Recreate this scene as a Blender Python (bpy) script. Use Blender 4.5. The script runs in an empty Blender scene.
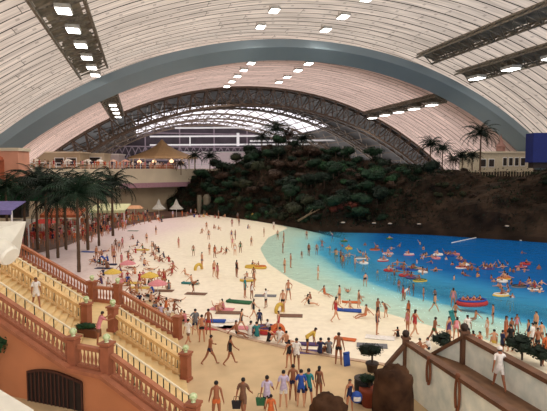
import bpy, bmesh, math, random
from mathutils import Vector, Matrix, noise
S = bpy.context.scene
COL = S.collection
rnd = random.Random(7)
PI = math.pi

# ------------------------------------------------------------------ camera
EYE = 10.3          # eye height over the plaza, metres
FPX = 520.0         # focal length in pixels for a 547 px wide frame
PITCH = 0.0712
cam = bpy.data.cameras.new('camera'); co = bpy.data.objects.new('camera', cam); COL.objects.link(co)
cam.sensor_width = 36.0; cam.lens = FPX / 547.0 * 36.0; cam.clip_end = 1000
co.location = (0, 0, EYE); co.rotation_euler = (PI / 2 - PITCH, 0, 0)
S.camera = co
# ------------------------------------------------------------------ world, light, exposure
W = bpy.data.worlds.new('sky'); S.world = W; W.use_nodes = True
bg = W.node_tree.nodes['Background']; bg.inputs[0].default_value = (1.0, 0.97, 0.95, 1); bg.inputs[1].default_value = 1.75
S.view_settings.view_transform = 'Standard'; S.view_settings.look = 'None'
S.view_settings.exposure = 0.2; S.view_settings.gamma = 1.0; S.view_settings.use_curve_mapping = False
S.cycles.use_denoising = True
S.cycles.max_bounces = 8; S.cycles.diffuse_bounces = 4; S.cycles.glossy_bounces = 3; S.cycles.transparent_max_bounces = 12
S.cycles.sample_clamp_indirect = 6
SPOT_W = 2600.0      # power of each ceiling floodlight

# ------------------------------------------------------------------ vault frame (fitted to the two roof arches)
YAW = 0.248
AX = Vector((-math.sin(YAW), math.cos(YAW), 0)); RX = Vector((math.cos(YAW), math.sin(YAW), 0))
VC = 28.5; VZ = -57.3 + EYE; D1 = 89.6; D2 = 129.3; RA = 81.75; RB = 77.8
def vp(D, th, R):
    return AX * D + RX * (VC + R * math.sin(th)) + Vector((0, 0, VZ + R * math.cos(th)))
CP, SP = math.cos(PITCH), math.sin(PITCH)
FW = Vector((0, CP, -SP)); UP = Vector((0, SP, CP))
def px_of(P):
    d = Vector(P) - Vector((0, 0, EYE)); k = d.dot(FW)
    return 273.5 + FPX * d.x / k, 205.5 - FPX * d.dot(UP) / k
def ray(x, y):
    return FW + Vector((1, 0, 0)) * ((x - 273.5) / FPX) + UP * ((205.5 - y) / FPX)
def at(x, y, z=0.0):
    r = ray(x, y); t = (z - EYE) / r.z
    return Vector((0, 0, EYE)) + r * t
def atd(x, y, d):
    r = ray(x, y); t = d / r.y
    return Vector((0, 0, EYE)) + r * t

# ------------------------------------------------------------------ materials
def nodes(m): return m.node_tree.nodes, m.node_tree.links
def mat(name, col, rough=0.7, metal=0.0, var=0.12, scale=3.0, bump=0.0, col2=None, spec=0.4):
    m = bpy.data.materials.new(name); m.use_nodes = True; N, Lk = nodes(m); b = N['Principled BSDF']
    b.inputs['Roughness'].default_value = rough; b.inputs['Metallic'].default_value = metal
    b.inputs['Specular IOR Level'].default_value = spec
    tc = N.new('ShaderNodeTexCoord'); nz = N.new('ShaderNodeTexNoise'); nz.inputs['Scale'].default_value = scale; nz.inputs['Detail'].default_value = 4
    Lk.new(tc.outputs['Object'], nz.inputs['Vector'])
    cr = N.new('ShaderNodeValToRGB'); c2 = col2 or tuple(max(0, c * (1 - 2 * var)) for c in col)
    cr.color_ramp.elements[0].position = 0.3; cr.color_ramp.elements[1].position = 0.7
    cr.color_ramp.elements[0].color = (*c2, 1); cr.color_ramp.elements[1].color = (*(col if col2 else tuple(min(1, c * (1 + var * .5)) for c in col)), 1)
    Lk.new(nz.outputs['Fac'], cr.inputs[0]); Lk.new(cr.outputs[0], b.inputs['Base Color'])
    if bump:
        bp = N.new('ShaderNodeBump'); bp.inputs['Strength'].default_value = bump; Lk.new(nz.outputs['Fac'], bp.inputs['Height']); Lk.new(bp.outputs[0], b.inputs['Normal'])
    return m
def lin(r, g, b):
    f = lambda c: (c / 255 / 12.92) if c / 255 < .04045 else ((c / 255 + .055) / 1.055) ** 2.4
    return (f(r), f(g), f(b))
def emat(name, col, s):
    m = bpy.data.materials.new(name); m.use_nodes = True; N, Lk = nodes(m); b = N['Principled BSDF']
    b.inputs['Base Color'].default_value = (*col, 1); b.inputs['Emission Color'].default_value = (*col, 1); b.inputs['Emission Strength'].default_value = s
    return m
def roof_mat(name, col, trans, diff, step=2.35, cross=30.0, dark=0.45, off=0.0):
    """translucent membrane: daylight comes through it; dark seams run across, short joints along"""
    m = bpy.data.materials.new(name); m.use_nodes = True; N, Lk = nodes(m)
    N.remove(N['Principled BSDF']); out = N['Material Output']
    uv = N.new('ShaderNodeUVMap'); sp = N.new('ShaderNodeSeparateXYZ'); Lk.new(uv.outputs[0], sp.inputs[0])
    def M(op, a, b=None, c=None):
        n = N.new('ShaderNodeMath'); n.operation = op
        for i, v in enumerate((a, b, c)):
            if v is None: continue
            if isinstance(v, (int, float)): n.inputs[i].default_value = v
            else: Lk.new(v, n.inputs[i])
        return n.outputs[0]
    nz = N.new('ShaderNodeTexNoise'); nz.inputs['Scale'].default_value = .35; Lk.new(uv.outputs[0], nz.inputs['Vector'])
    wob = M('MULTIPLY', M('SUBTRACT', nz.outputs['Fac'], .5), .25)
    u = M('DIVIDE', M('ADD', M('ADD', sp.outputs[0], off), wob), step); fu = M('FRACT', u); iu = M('FLOOR', u)
    seam = M('LESS_THAN', fu, .10)
    u3 = M('FRACT', M('DIVIDE', M('ADD', sp.outputs[0], off), step * 3)); seam3 = M('LESS_THAN', u3, .045)
    wn = N.new('ShaderNodeTexWhiteNoise'); wn.noise_dimensions = '1D'; Lk.new(iu, wn.inputs['W'])
    v = M('ADD', M('DIVIDE', sp.outputs[1], cross), M('MULTIPLY', wn.outputs['Value'], 1.0)); fv = M('FRACT', v); iv = M('FLOOR', v)
    joint = M('LESS_THAN', fv, .002)
    cmb = N.new('ShaderNodeCombineXYZ'); Lk.new(iu, cmb.inputs[0]); Lk.new(iv, cmb.inputs[1])
    w2 = N.new('ShaderNodeTexWhiteNoise'); w2.noise_dimensions = '2D'; Lk.new(cmb.outputs[0], w2.inputs['Vector'])
    streak = N.new('ShaderNodeTexNoise'); streak.inputs['Scale'].default_value = 1.0; streak.inputs['Detail'].default_value = 5
    mp = N.new('ShaderNodeMapping'); mp.inputs['Scale'].default_value = (1.6, .12, 1); Lk.new(uv.outputs[0], mp.inputs[0]); Lk.new(mp.outputs[0], streak.inputs['Vector'])
    f = M('MULTIPLY', M('SUBTRACT', 1.0, M('MULTIPLY', seam, dark)), M('SUBTRACT', 1.0, M('MULTIPLY', joint, dark * .9)))
    f = M('MULTIPLY', f, M('SUBTRACT', 1.0, M('MULTIPLY', seam3, dark * .8)))
    f = M('MULTIPLY', f, M('ADD', .86, M('MULTIPLY', w2.outputs['Value'], .12)))
    f = M('MULTIPLY', f, M('ADD', .2, M('MULTIPLY', streak.outputs['Fac'], 1.5)))
    dash = M('MULTIPLY', M('LESS_THAN', M('ABSOLUTE', M('SUBTRACT', fu, .5)), .13), M('LESS_THAN', M('FRACT', M('MULTIPLY', v, 7.0)), .10))
    f = M('MULTIPLY', f, M('SUBTRACT', 1.0, M('MULTIPLY', dash, dark * .35)))
    tr = N.new('ShaderNodeBsdfTranslucent'); df = N.new('ShaderNodeBsdfDiffuse'); ad = N.new('ShaderNodeAddShader')
    def colr(k, sh):
        c = N.new('ShaderNodeVectorMath'); c.operation = 'SCALE'; c.inputs[0].default_value = tuple(x * k for x in col); Lk.new(f, c.inputs['Scale']); Lk.new(c.outputs[0], sh.inputs[0])
    colr(trans, tr); colr(diff, df)
    Lk.new(tr.outputs[0], ad.inputs[0]); Lk.new(df.outputs[0], ad.inputs[1]); Lk.new(ad.outputs[0], out.inputs[0])
    return m

M_ = {}
def C(r, g, b, name=None, **k):
    key = name or 'paint_%d_%d_%d' % (r, g, b)
    if key not in M_: M_[key] = mat(key, lin(r, g, b), **k)
    return M_[key]

# ------------------------------------------------------------------ mesh helpers
class MB:
    def __init__(s): s.v = []; s.f = []; s.m = []; s.uv = None
    def add(s, vs, fs, m=0):
        o = len(s.v); s.v += [tuple(v) for v in vs]; s.f += [tuple(i + o for i in f) for f in fs]; s.m += [m] * len(fs)
    def box(s, c, d, rz=0, m=0):
        c = Vector(c); R = Matrix.Rotation(rz, 3, 'Z'); x, y, z = d[0] / 2, d[1] / 2, d[2] / 2
        vs = [c + R @ Vector((a * x, b * y, e * z)) for e in (-1, 1) for a, b in ((-1, -1), (1, -1), (1, 1), (-1, 1))]
        s.add(vs, [(3, 2, 1, 0), (4, 5, 6, 7), (0, 1, 5, 4), (1, 2, 6, 5), (2, 3, 7, 6), (3, 0, 4, 7)], m)
    def hexa(s, b4, t4, m=0):
        s.add(list(b4) + list(t4), [(3, 2, 1, 0), (4, 5, 6, 7), (0, 1, 5, 4), (1, 2, 6, 5), (2, 3, 7, 6), (3, 0, 4, 7)], m)
    def bar(s, a, b, w, h=None, m=0, n=4):
        a = Vector(a); b = Vector(b); h = h or w; d = (b - a)
        if d.length < 1e-6: return
        d.normalize(); up = Vector((0, 0, 1)) if abs(d.z) < .95 else Vector((0, 1, 0)); x = d.cross(up).normalized(); y = x.cross(d)
        vs = [p + x * (math.cos(t) * w * .7071) + y * (math.sin(t) * h * .7071) for p in (a, b) for t in [PI / 4 + 2 * PI * i / n for i in range(n)]]
        fs = [(i, (i + 1) % n, n + (i + 1) % n, n + i) for i in range(n)] + [tuple(range(n))[::-1], tuple(range(n, 2 * n))]
        s.add(vs, fs, m)
    def tube(s, pts, rs, n=8, m=0, cap=True):
        pts = [Vector(p) for p in pts]; k = len(pts); vs = []
        if isinstance(rs, (int, float)): rs = [rs] * k
        for i, p in enumerate(pts):
            d = (pts[min(i + 1, k - 1)] - pts[max(i - 1, 0)]).normalized(); up = Vector((0, 0, 1)) if abs(d.z) < .9 else Vector((0, 1, 0))
            x = d.cross(up).normalized(); y = x.cross(d)
            vs += [p + (x * math.cos(t) + y * math.sin(t)) * rs[i] for t in [2 * PI * j / n for j in range(n)]]
        fs = [(i * n + j, i * n + (j + 1) % n, (i + 1) * n + (j + 1) % n, (i + 1) * n + j) for i in range(k - 1) for j in range(n)]
        if cap: fs += [tuple(range(n))[::-1], tuple(range((k - 1) * n, k * n))]
        s.add(vs, fs, m)
    def lathe(s, c, prof, n=12, m=0):
        c = Vector(c); k = len(prof)
        vs = [c + Vector((r * math.cos(2 * PI * j / n), r * math.sin(2 * PI * j / n), z)) for r, z in prof for j in range(n)]
        fs = [(i * n + j, i * n + (j + 1) % n, (i + 1) * n + (j + 1) % n, (i + 1) * n + j) for i in range(k - 1) for j in range(n)]
        fs += [tuple(range(n))[::-1], tuple(range((k - 1) * n, k * n))]
        s.add(vs, fs, m)
    def ball(s, c, r, n=8, m=0, sx=1, sy=1, sz=1, jit=0, seed=0):
        c = Vector(c); vs = []; k = max(3, n // 2 + 1)
        for i in range(1, k):
            a = PI * i / k
            for j in range(n):
                t = 2 * PI * j / n; v = Vector((math.sin(a) * math.cos(t), math.sin(a) * math.sin(t), math.cos(a)))
                q = 1 + jit * noise.noise(v * 2.1 + Vector((seed, seed * .7, 0)))
                vs.append(c + Vector((v.x * sx, v.y * sy, v.z * sz)) * r * q)
        fs = [(i * n + j, (i + 1) * n + j, (i + 1) * n + (j + 1) % n, i * n + (j + 1) % n) for i in range(k - 2) for j in range(n)]
        T = len(vs); vs += [c + Vector((0, 0, r * sz)), c - Vector((0, 0, r * sz))]
        fs += [(T, j, (j + 1) % n) for j in range(n)] + [(T + 1, (k - 2) * n + (j + 1) % n, (k - 2) * n + j) for j in range(n)]
        s.add(vs, fs, m)
    def mesh(s, name, mats, smooth=False):
        me = bpy.data.meshes.new(name); me.from_pydata(s.v, [], s.f); me.update()
        for m in (mats if isinstance(mats, (list, tuple)) else [mats]): me.materials.append(m)
        me.polygons.foreach_set('material_index', s.m)
        if smooth: me.polygons.foreach_set('use_smooth', [True] * len(me.polygons))
        return me
    def obj(s, name, mats, parent=None, smooth=False, loc=(0, 0, 0)):
        o = bpy.data.objects.new(name, s.mesh(name, mats, smooth)); COL.objects.link(o); o.location = loc
        if parent: o.parent = parent
        return o
def inst(name, me, parent=None, loc=(0, 0, 0), rz=0, sc=1.0, mats=None):
    o = bpy.data.objects.new(name, me); COL.objects.link(o); o.location = loc; o.rotation_euler = (0, 0, rz)
    o.scale = (sc, sc, sc) if isinstance(sc, (int, float)) else sc
    if parent: o.parent = parent
    if mats:
        for i, m in enumerate(mats):
            if m is None or i >= len(o.material_slots): continue
            o.material_slots[i].link = 'OBJECT'; o.material_slots[i].material = m
    return o
REG = []
def tag(o, label, cat, group=None):
    o['label'] = label; o['category'] = cat
    if group: o['group'] = group
    REG.append(o); return o
def empty(name, loc=(0, 0, 0), rz=0):
    o = bpy.data.objects.new(name, None); COL.objects.link(o); o.location = loc; o.rotation_euler = (0, 0, rz); return o
def struct(o): o['kind'] = 'structure'; return o

# ------------------------------------------------------------------ ceiling
m_roofA = roof_mat('roof_membrane', lin(238, 222, 208), .34, .44, dark=.95)
m_roofB = roof_mat('roof_membrane_mid', lin(244, 214, 202), .36, .46, step=1.9, dark=.8, off=.7)
m_sky = roof_mat('skylight_glazing', lin(250, 246, 255), .92, .1, step=2.4, cross=4, dark=.55)
m_steelroof = mat('dark_roof_sheet', lin(36, 28, 27), var=.3, scale=.2)
m_truss = mat('brown_steel', lin(100, 82, 68), rough=.6, var=.2)
m_white = mat('white_steel', lin(225, 222, 222), rough=.5, var=.08)
m_arch = mat('grey_blue_arch_paint', lin(132, 148, 156), rough=.45, var=.06, scale=.1)
def vault(name, Da, Db, R, t0, t1, m, nd=12, nt=48, thick=.4):
    me = bpy.data.meshes.new(name); vs = []; uvs = []
    for i in range(nd + 1):
        D = Da + (Db - Da) * i / nd
        for j in range(nt + 1):
            th = t0 + (t1 - t0) * j / nt; vs.append(vp(D, th, R)); uvs.append((D, th * R))
    fs = [(i * (nt + 1) + j, i * (nt + 1) + j + 1, (i + 1) * (nt + 1) + j + 1, (i + 1) * (nt + 1) + j) for i in range(nd) for j in range(nt)]
    me.from_pydata([tuple(v) for v in vs], [], fs); ul = me.uv_layers.new(name='UVMap')
    for lp in me.loops: ul.data[lp.index].uv = uvs[lp.vertex_index]
    me.materials.append(m); me.polygons.foreach_set('use_smooth', [True] * len(fs))
    o = bpy.data.objects.new(name, me); COL.objects.link(o); return struct(o)
T0, T1 = -.78, .80
vault('ceiling_near', -22, 100, RA, T0, T1, m_roofA, 24, 72)
vault('ceiling_middle', 91.8, D2 + .3, RB, T0, T1, m_roofB, 10, 72)
vault('ceiling_far_left', D2 + .3, 240, RB, T0, -.40, m_steelroof, 8, 16)
vault('ceiling_far_right', D2 + .3, 240, RB, .42, T1, m_steelroof, 8, 16)
vault('ceiling_far_front', D2 + .3, 162, RB, -.40, .42, m_steelroof, 3, 40)
vault('ceiling_far_skylight', 162, 240, RB, -.40, .42, m_sky, 12, 40)
# the grey box arch between the first two roof fields
b = MB(); sec = [(89.6, 80.0), (89.6, 78.6), (92.0, 76.8), (93.6, 77.4), (93.6, 80.0)]; n = 96; k = len(sec)
vs = [vp(D, T0 + (T1 - T0) * i / n, R) for i in range(n + 1) for D, R in sec]
b.add(vs, [(i * k + j, i * k + (j + 1) % k, (i + 1) * k + (j + 1) % k, (i + 1) * k + j) for i in range(n) for j in range(k)] + [tuple(range(k)), tuple(range(n * k, n * k + k))])
struct(b.obj('arch_beam', m_arch))
# lattice arches
def lattice(name, D, Ro, Ri, w, n, r, m, t0=T0, t1=T1):
    b = MB()
    def th(i): return t0 + (t1 - t0) * i / n
    for DD in (D, D + w):
        for i in range(n):
            b.bar(vp(DD, th(i), Ro), vp(DD, th(i + 1), Ro), r * 2.2, m=0); b.bar(vp(DD, th(i), Ri), vp(DD, th(i + 1), Ri), r * 2.2)
            b.bar(vp(DD, th(i), Ro), vp(DD, th(i + .5), Ri), r); b.bar(vp(DD, th(i + .5), Ri), vp(DD, th(i + 1), Ro), r)
    for i in range(n):
        b.bar(vp(D, th(i), Ri), vp(D + w, th(i), Ri), r); b.bar(vp(D, th(i), Ri), vp(D + w, th(i + 1), Ri), r); b.bar(vp(D, th(i), Ro), vp(D + w, th(i), Ro), r)
        b.bar(vp(D, th(i), Ro), vp(D, th(i), Ri), r * .8)
    return struct(b.obj(name, m))
lattice('truss_beam_front', D2 - .6, 77.5, 73.2, 3.2, 36, .2, m_truss)
for i, (D, Ri) in enumerate(((158, 75.6), (190, 75.4), (220, 75.4))):
    lattice('truss_beam_%s' % 'second third fourth fifth sixth'.split()[i], D, 77.2, Ri, 2.5, 40, .17, m_truss)
# purlins and ties under the far roof
b = MB()
for j in range(30):
    th = T0 + .06 + j * .052; b.bar(vp(D2 + 2, th, 77.0), vp(239, th, 77.0), .25)
for j in range(14):
    th = T0 + .02 + j * .11
    for D in range(134, 234, 10): b.bar(vp(D, th, 77), vp(D + 10, th + .09, 76.6), .2)
struct(b.obj('beam_purlins', m_truss))
b = MB()
for y, x0, x1, D in ((136.5, 150, 345, 200), (145, 150, 335, 205), (128, 175, 322, 196), (141, 250, 350, 188)):
    b.bar(atd(x0, y, D), atd(x1, y - 1, D), .55)
b.bar(atd(238, 146, 200), atd(238, 133, 200), 1.0); b.bar(atd(190, 146, 202), atd(190, 136, 202), .4)
struct(b.obj('beam_white_ties', m_white))

# walls of the hall
m_conc = mat('grey_concrete', lin(140, 128, 112), var=.12, scale=.4)
def wall(name, pts, z0, z1, m, th=.5):
    b = MB()
    for p, q in zip(pts[:-1], pts[1:]):
        p = Vector(p[:2]); q = Vector(q[:2]); d = (q - p).normalized(); nrm = Vector((-d.y, d.x)) * th
        B = [(*p, z0), (*q, z0), (*(q + nrm), z0), (*(p + nrm), z0)]; T = [(v[0], v[1], z1) for v in B]; b.hexa(B, T)
    return struct(b.obj(name, m))
pl0, pl1 = vp(-22, T0, RA), vp(240, T0, RA); wall('wall_left', [pl0, pl1], -3, pl0.z + 1, m_conc)
pr0, pr1 = vp(-22, T1, RA), vp(240, T1, RA); wall('wall_right', [pr1, pr0], -3, pr0.z + 1, m_conc)
# end wall
b = MB(); n = 40
for j in range(n):
    a0 = T0 + (T1 - T0) * j / n; a1 = T0 + (T1 - T0) * (j + 1) / n; p, q = vp(240, a0, RB), vp(240, a1, RB)
    b.hexa([(p.x, p.y, -2), (q.x, q.y, -2), (q.x, q.y + .5, -2), (p.x, p.y + .5, -2)], [tuple(p), tuple(q), (q.x, q.y + .5, q.z), (p.x, p.y + .5, p.z)])
struct(b.obj('wall_end', mat('end_wall_panels', lin(56, 44, 52), var=.25, scale=.3)))
b = MB()
for j in range(40):
    p = vp(238.5, T0 + .03 + j * .04, RB); 
    if p.z > 8 and j % 5 == 0: b.bar((p.x, p.y, 6), p, .5)
    q = vp(238.5, T0 + .03 + (j + 1) * .04, RB); b.bar((p.x, p.y, 14), (q.x, q.y, 20), .35); b.bar((p.x, p.y, 20), (q.x, q.y, 14), .35)
for z in (14, 20, 26): b.bar((*(AX * 238.5 + RX * -20).xy, z), (*(AX * 238.5 + RX * 78).xy, z), .5)
struct(b.obj('trim_end_wall_lattice', mat('pale_lilac_steel', lin(120, 104, 112), var=.1)))

# catwalks with floodlights along the ceiling
m_cat = mat('catwalk_steel', lin(140, 130, 114), rough=.6, var=.3)
m_lamp = emat('floodlight_glow', (1.0, .98, .92), 9.0)
m_house = mat('lamp_housing', lin(190, 188, 180), var=.1)
m_track = mat('track_grey_brown', lin(156, 146, 128), var=.3, scale=.8)  # mottled grey-brown, the decks' own colour
def catwalk(th, Da, Db, R, w, label, wavy=0):
    e = empty('catwalk', vp(Da, th, R)); tag(e, label, 'catwalk'); base = e.location.copy()
    def q(D, t, r): return vp(D, t, r) - base
    hw = w / R / 2; d = MB(); s = MB(); n = int((Db - Da) / 2.5)
    for i in range(n):
        a = Da + (Db - Da) * i / n; c = Da + (Db - Da) * (i + 1) / n
        for sd in (-1, 1):
            s.bar(q(a, th + sd * hw, R - .35), q(c, th + sd * hw, R - .35), .28); s.bar(q(a, th + sd * hw, R - 1.0), q(c, th + sd * hw, R - 1.0), .28)
            s.bar(q(a, th + sd * hw, R - .35), q(c, th + sd * hw, R - 1.0), .16); s.bar(q(a, th + sd * hw, R - .35), q(a, th + sd * hw, R - 1.0), .16)
        s.bar(q(a, th - hw, R - 1.0), q(a, th + hw, R - 1.0), .16)
        s.bar(q(a, th - hw, R - 1.0), q(c, th + hw, R - 1.0), .14)
        w0 = (w * (.86 + .12 * math.sin(i * 1.7))) / R / 2
        d.hexa([q(a, th - w0, R - .3), q(c, th - w0, R - .3), q(c, th + w0, R - .3), q(a, th + w0, R - .3)], [q(a, th - w0, R - .05), q(c, th - w0, R - .05), q(c, th + w0, R - .05), q(a, th + w0, R - .05)])
    d.obj('deck', m_track, e); s.obj('railing_truss', m_cat, e); return e
catwalk(-.456, 14, 89, RA, 4.6, 'dark steel catwalk with lamps down the left side of the near ceiling')
catwalk(-.452, 93, 128, RB, 3.0, 'short dark catwalk with lamps behind the grey arch, left side')
catwalk(.398, 10, 89, RA, 3.6, 'dark catwalk with rectangular lamps low on the right of the near ceiling')
catwalk(.392, 93, 128, RB, 2.6, 'short dark catwalk with lamps behind the grey arch, right side')
catwalk(.290, 10, 89, RA, 3.4, 'dark empty track without lamps on the right of the near ceiling')
hb = MB(); hb.box((0, 0, .16), (1.2, 1.9, .32)); house_me = hb.mesh('housing', m_house)
hb = MB(); hb.box((0, 0, -.03), (1.05, 1.7, .06)); lens_me = hb.mesh('lens', m_lamp)
hb = MB(); hb.tube([(-.6, 0, .3), (-.6, 0, .9), (.6, 0, .9), (.6, 0, .3)], .05, 6); brk_me = hb.mesh('bracket', m_cat)
spot = bpy.data.lights.new('floodlight_beam', 'SPOT'); spot.energy = SPOT_W; spot.color = (1.0, .95, .86); spot.spot_size = math.radians(150); spot.spot_blend = .6; spot.shadow_soft_size = 1.2
def flood(D, th, R, sc, where, lit):
    P = vp(D, th, R - 1.0); e = empty('floodlight', P); e.rotation_euler = (0, 0, YAW); e.scale = (sc, sc, sc)
    tag(e, 'ceiling floodlight ' + where, 'ceiling lamp', 'floodlights ' + where)
    inst('housing', house_me, e); inst('lens', lens_me, e); inst('bracket', brk_me, e)
    if lit:
        l = bpy.data.objects.new('beam', spot); COL.objects.link(l); l.parent = e; l.location = (0, 0, -.25)
for th, Ds, R, sc, w in ((-.456, (38, 45, 52, 59, 66, 73, 80, 86), RA - .9, 1.15, 'on the left catwalk of the near ceiling'),
                         (-.452, (96, 102, 109, 117), RB - .9, 1.1, 'on the left catwalk behind the grey arch'),
                         (.031, (52, 60, 69, 78, 86), RA + .2, 1.25, 'in the right row of bare lamps near the grey arch'),
                         (.031, (95, 102, 110, 117), RB + .2, 1.15, 'in the right row of bare lamps behind the grey arch'),
                         (-.113, (50, 58, 67, 76, 85), RA + .2, 1.15, 'in the left row of bare lamps near the grey arch'),
                         (-.113, (95, 102, 109, 116, 123), RB + .2, 1.1, 'in the left row of bare lamps behind the grey arch'),
                         (.398, (50, 58, 66, 75, 84), RA - .9, 1.55, 'on the right catwalk of the near ceiling'),
                         (.392, (96, 103, 110, 117, 124), RB - .9, 1.4, 'on the right catwalk behind the grey arch')):
    for i, D in enumerate(Ds): flood(D, th, R, sc, w, i % 2 == 0)
# unseen lamps continuing the rows, added to light fronts facing the camera
for D in (-14, -4, 5, 14, 26, 38):
    for th in (.031, -.113): flood(D, th, RA + .2, 1.2, 'added out of view over the plaza', True)
# ------------------------------------------------------------------ ground, beach, pool
WL = [(262, 216), (288, 226.5), (268, 236), (260, 247), (268, 261), (290, 276), (330, 293), (380, 308), (430, 322), (490, 337), (547, 350), (640, 372)]
WL3 = [at(*p) for p in WL]
FARW = [(258, 221.5), (296, 227), (333, 231), (400, 232.5), (470, 236), (547, 240.5), (640, 245)]
FARW3 = [at(x, y, -.25) for x, y in FARW]
def segd(p, a, b):
    ab = b - a; t = max(0, min(1, (p - a).dot(ab) / ab.dot(ab))); w = p - (a + ab * t); return w.length, ab.x * w.y - ab.y * w.x
def shore(x, y):
    """signed distance to the waterline, positive in the water"""
    p = Vector((x, y)); best = (1e9, 0)
    for a, c in zip(WL3[:-1], WL3[1:]):
        d, s = segd(p, a.xy, c.xy)
        if d < best[0]: best = (d, s)
    return best[0] if best[1] > 0 else -best[0]
def gz(x, y):
    s = shore(x, y)
    if s < -4: return 0.0
    if s < 0: return -.25 * (s + 4) / 4
    return max(-2.4, -.25 - (.06 * s if s < 6 else .36 + .16 * (s - 6)))
WZ = -.25
gx0, gx1, gy0, gy1, st = -46, 74, -4, 150, 1.25
nx = int((gx1 - gx0) / st); ny = int((gy1 - gy0) / st)
me = bpy.data.meshes.new('floor'); vs = []; sd = []
for j in range(ny + 1):
    for i in range(nx + 1):
        x = gx0 + i * st; y = gy0 + j * st; s = shore(x, y); sd.append(s); vs.append((x, y, gz(x, y)))
fs = [(j * (nx + 1) + i, j * (nx + 1) + i + 1, (j + 1) * (nx + 1) + i + 1, (j + 1) * (nx + 1) + i) for j in range(ny) for i in range(nx)]
me.from_pydata(vs, [], fs); at_ = me.attributes.new('offshore', 'FLOAT', 'POINT'); at_.data.foreach_set('value', sd)
pm = bpy.data.materials.new('beach_and_pool_floor'); pm.use_nodes = True; N, Lk = nodes(pm); bs = N['Principled BSDF']; bs.inputs['Roughness'].default_value = .8
a = N.new('ShaderNodeAttribute'); a.attribute_name = 'offshore'
mr = N.new('ShaderNodeMapRange'); mr.inputs['From Min'].default_value = -26; mr.inputs['From Max'].default_value = 38; 
nz = N.new('ShaderNodeTexNoise'); nz.inputs['Scale'].default_value = .25; nz.inputs['Detail'].default_value = 6; tc = N.new('ShaderNodeTexCoord'); Lk.new(tc.outputs['Object'], nz.inputs['Vector'])
ma = N.new('ShaderNodeMath'); ma.operation = 'MULTIPLY_ADD'; Lk.new(nz.outputs['Fac'], ma.inputs[0]); ma.inputs[1].default_value = 3.0; Lk.new(a.outputs['Fac'], ma.inputs[2])
mb = N.new('ShaderNodeMath'); mb.operation = 'SUBTRACT'; Lk.new(ma.outputs[0], mb.inputs[0]); mb.inputs[1].default_value = 1.5
Lk.new(mb.outputs[0], mr.inputs['Value']); cr = N.new('ShaderNodeValToRGB'); Lk.new(mr.outputs[0], cr.inputs[0])
stops = [(-26, (222, 202, 204)), (-19, (226, 206, 202)), (-13, (236, 224, 206)), (-1, (232, 222, 196)), (3, (232, 228, 204)), (6.8, (196, 228, 220)), (8, (104, 192, 222)), (12, (62, 168, 220)), (22, (36, 138, 208)), (38, (16, 92, 176))]
el = cr.color_ramp.elements
while len(el) > 1: el.remove(el[0])
el[0].position = 0; el[0].color = (*lin(*stops[0][1]), 1)
for s, c in stops[1:]: e = el.new((s + 26) / 64); e.color = (*lin(*c), 1)
n2 = N.new('ShaderNodeTexNoise'); n2.inputs['Scale'].default_value = 1.8; n2.inputs['Detail'].default_value = 5; Lk.new(tc.outputs['Object'], n2.inputs['Vector'])
mx = N.new('ShaderNodeMix'); mx.data_type = 'RGBA'; mx.blend_type = 'MULTIPLY'; mx.inputs['Factor'].default_value = .35
r2 = N.new('ShaderNodeValToRGB'); r2.color_ramp.elements[0].position = .35; r2.color_ramp.elements[0].color = (.75, .72, .7, 1); r2.color_ramp.elements[1].position = .6; r2.color_ramp.elements[1].color = (1, 1, 1, 1)
Lk.new(n2.outputs['Fac'], r2.inputs[0]); Lk.new(cr.outputs[0], mx.inputs['A']); Lk.new(r2.outputs[0], mx.inputs['B']); Lk.new(mx.outputs['Result'], bs.inputs['Base Color'])
bp = N.new('ShaderNodeBump'); bp.inputs['Strength'].default_value = .3; bp.inputs['Distance'].default_value = .1; Lk.new(n2.outputs['Fac'], bp.inputs['Height']); Lk.new(bp.outputs[0], bs.inputs['Normal'])
me.materials.append(pm); me.polygons.foreach_set('use_smooth', [True] * len(fs))
fo = bpy.data.objects.new('floor', me); COL.objects.link(fo); struct(fo)
# water
wm = bpy.data.materials.new('pool_water'); wm.use_nodes = True; N, Lk = nodes(wm); N.remove(N['Principled BSDF'])
tr = N.new('ShaderNodeBsdfTransparent'); tr.inputs[0].default_value = (.78, .93, .96, 1); gl = N.new('ShaderNodeBsdfGlossy'); gl.inputs['Roughness'].default_value = .12; gl.inputs[0].default_value = (.55, .75, .95, 1)
fr = N.new('ShaderNodeFresnel'); fr.inputs[0].default_value = 1.22; ms = N.new('ShaderNodeMixShader'); fm = N.new('ShaderNodeMath'); fm.operation = 'MULTIPLY'; fm.inputs[1].default_value = .45; Lk.new(fr.outputs[0], fm.inputs[0]); Lk.new(fm.outputs[0], ms.inputs[0])
da = N.new('ShaderNodeAttribute'); da.attribute_name = 'depth'; dm = N.new('ShaderNodeMapRange'); dm.inputs['From Min'].default_value = .3; dm.inputs['From Max'].default_value = 1.5; dm.inputs['To Max'].default_value = .8; Lk.new(da.outputs['Fac'], dm.inputs['Value'])
sc_ = N.new('ShaderNodeBsdfDiffuse'); dcr = N.new('ShaderNodeValToRGB'); dcr.color_ramp.elements[0].position = .25; dcr.color_ramp.elements[0].color = (*lin(84, 186, 222), 1); dcr.color_ramp.elements[1].position = .95; dcr.color_ramp.elements[1].color = (*lin(20, 98, 170), 1)
dm2 = N.new('ShaderNodeMath'); dm2.operation = 'DIVIDE'; dm2.inputs[1].default_value = 2.2; Lk.new(da.outputs['Fac'], dm2.inputs[0]); Lk.new(dm2.outputs[0], dcr.inputs[0]); Lk.new(dcr.outputs[0], sc_.inputs[0])
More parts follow.
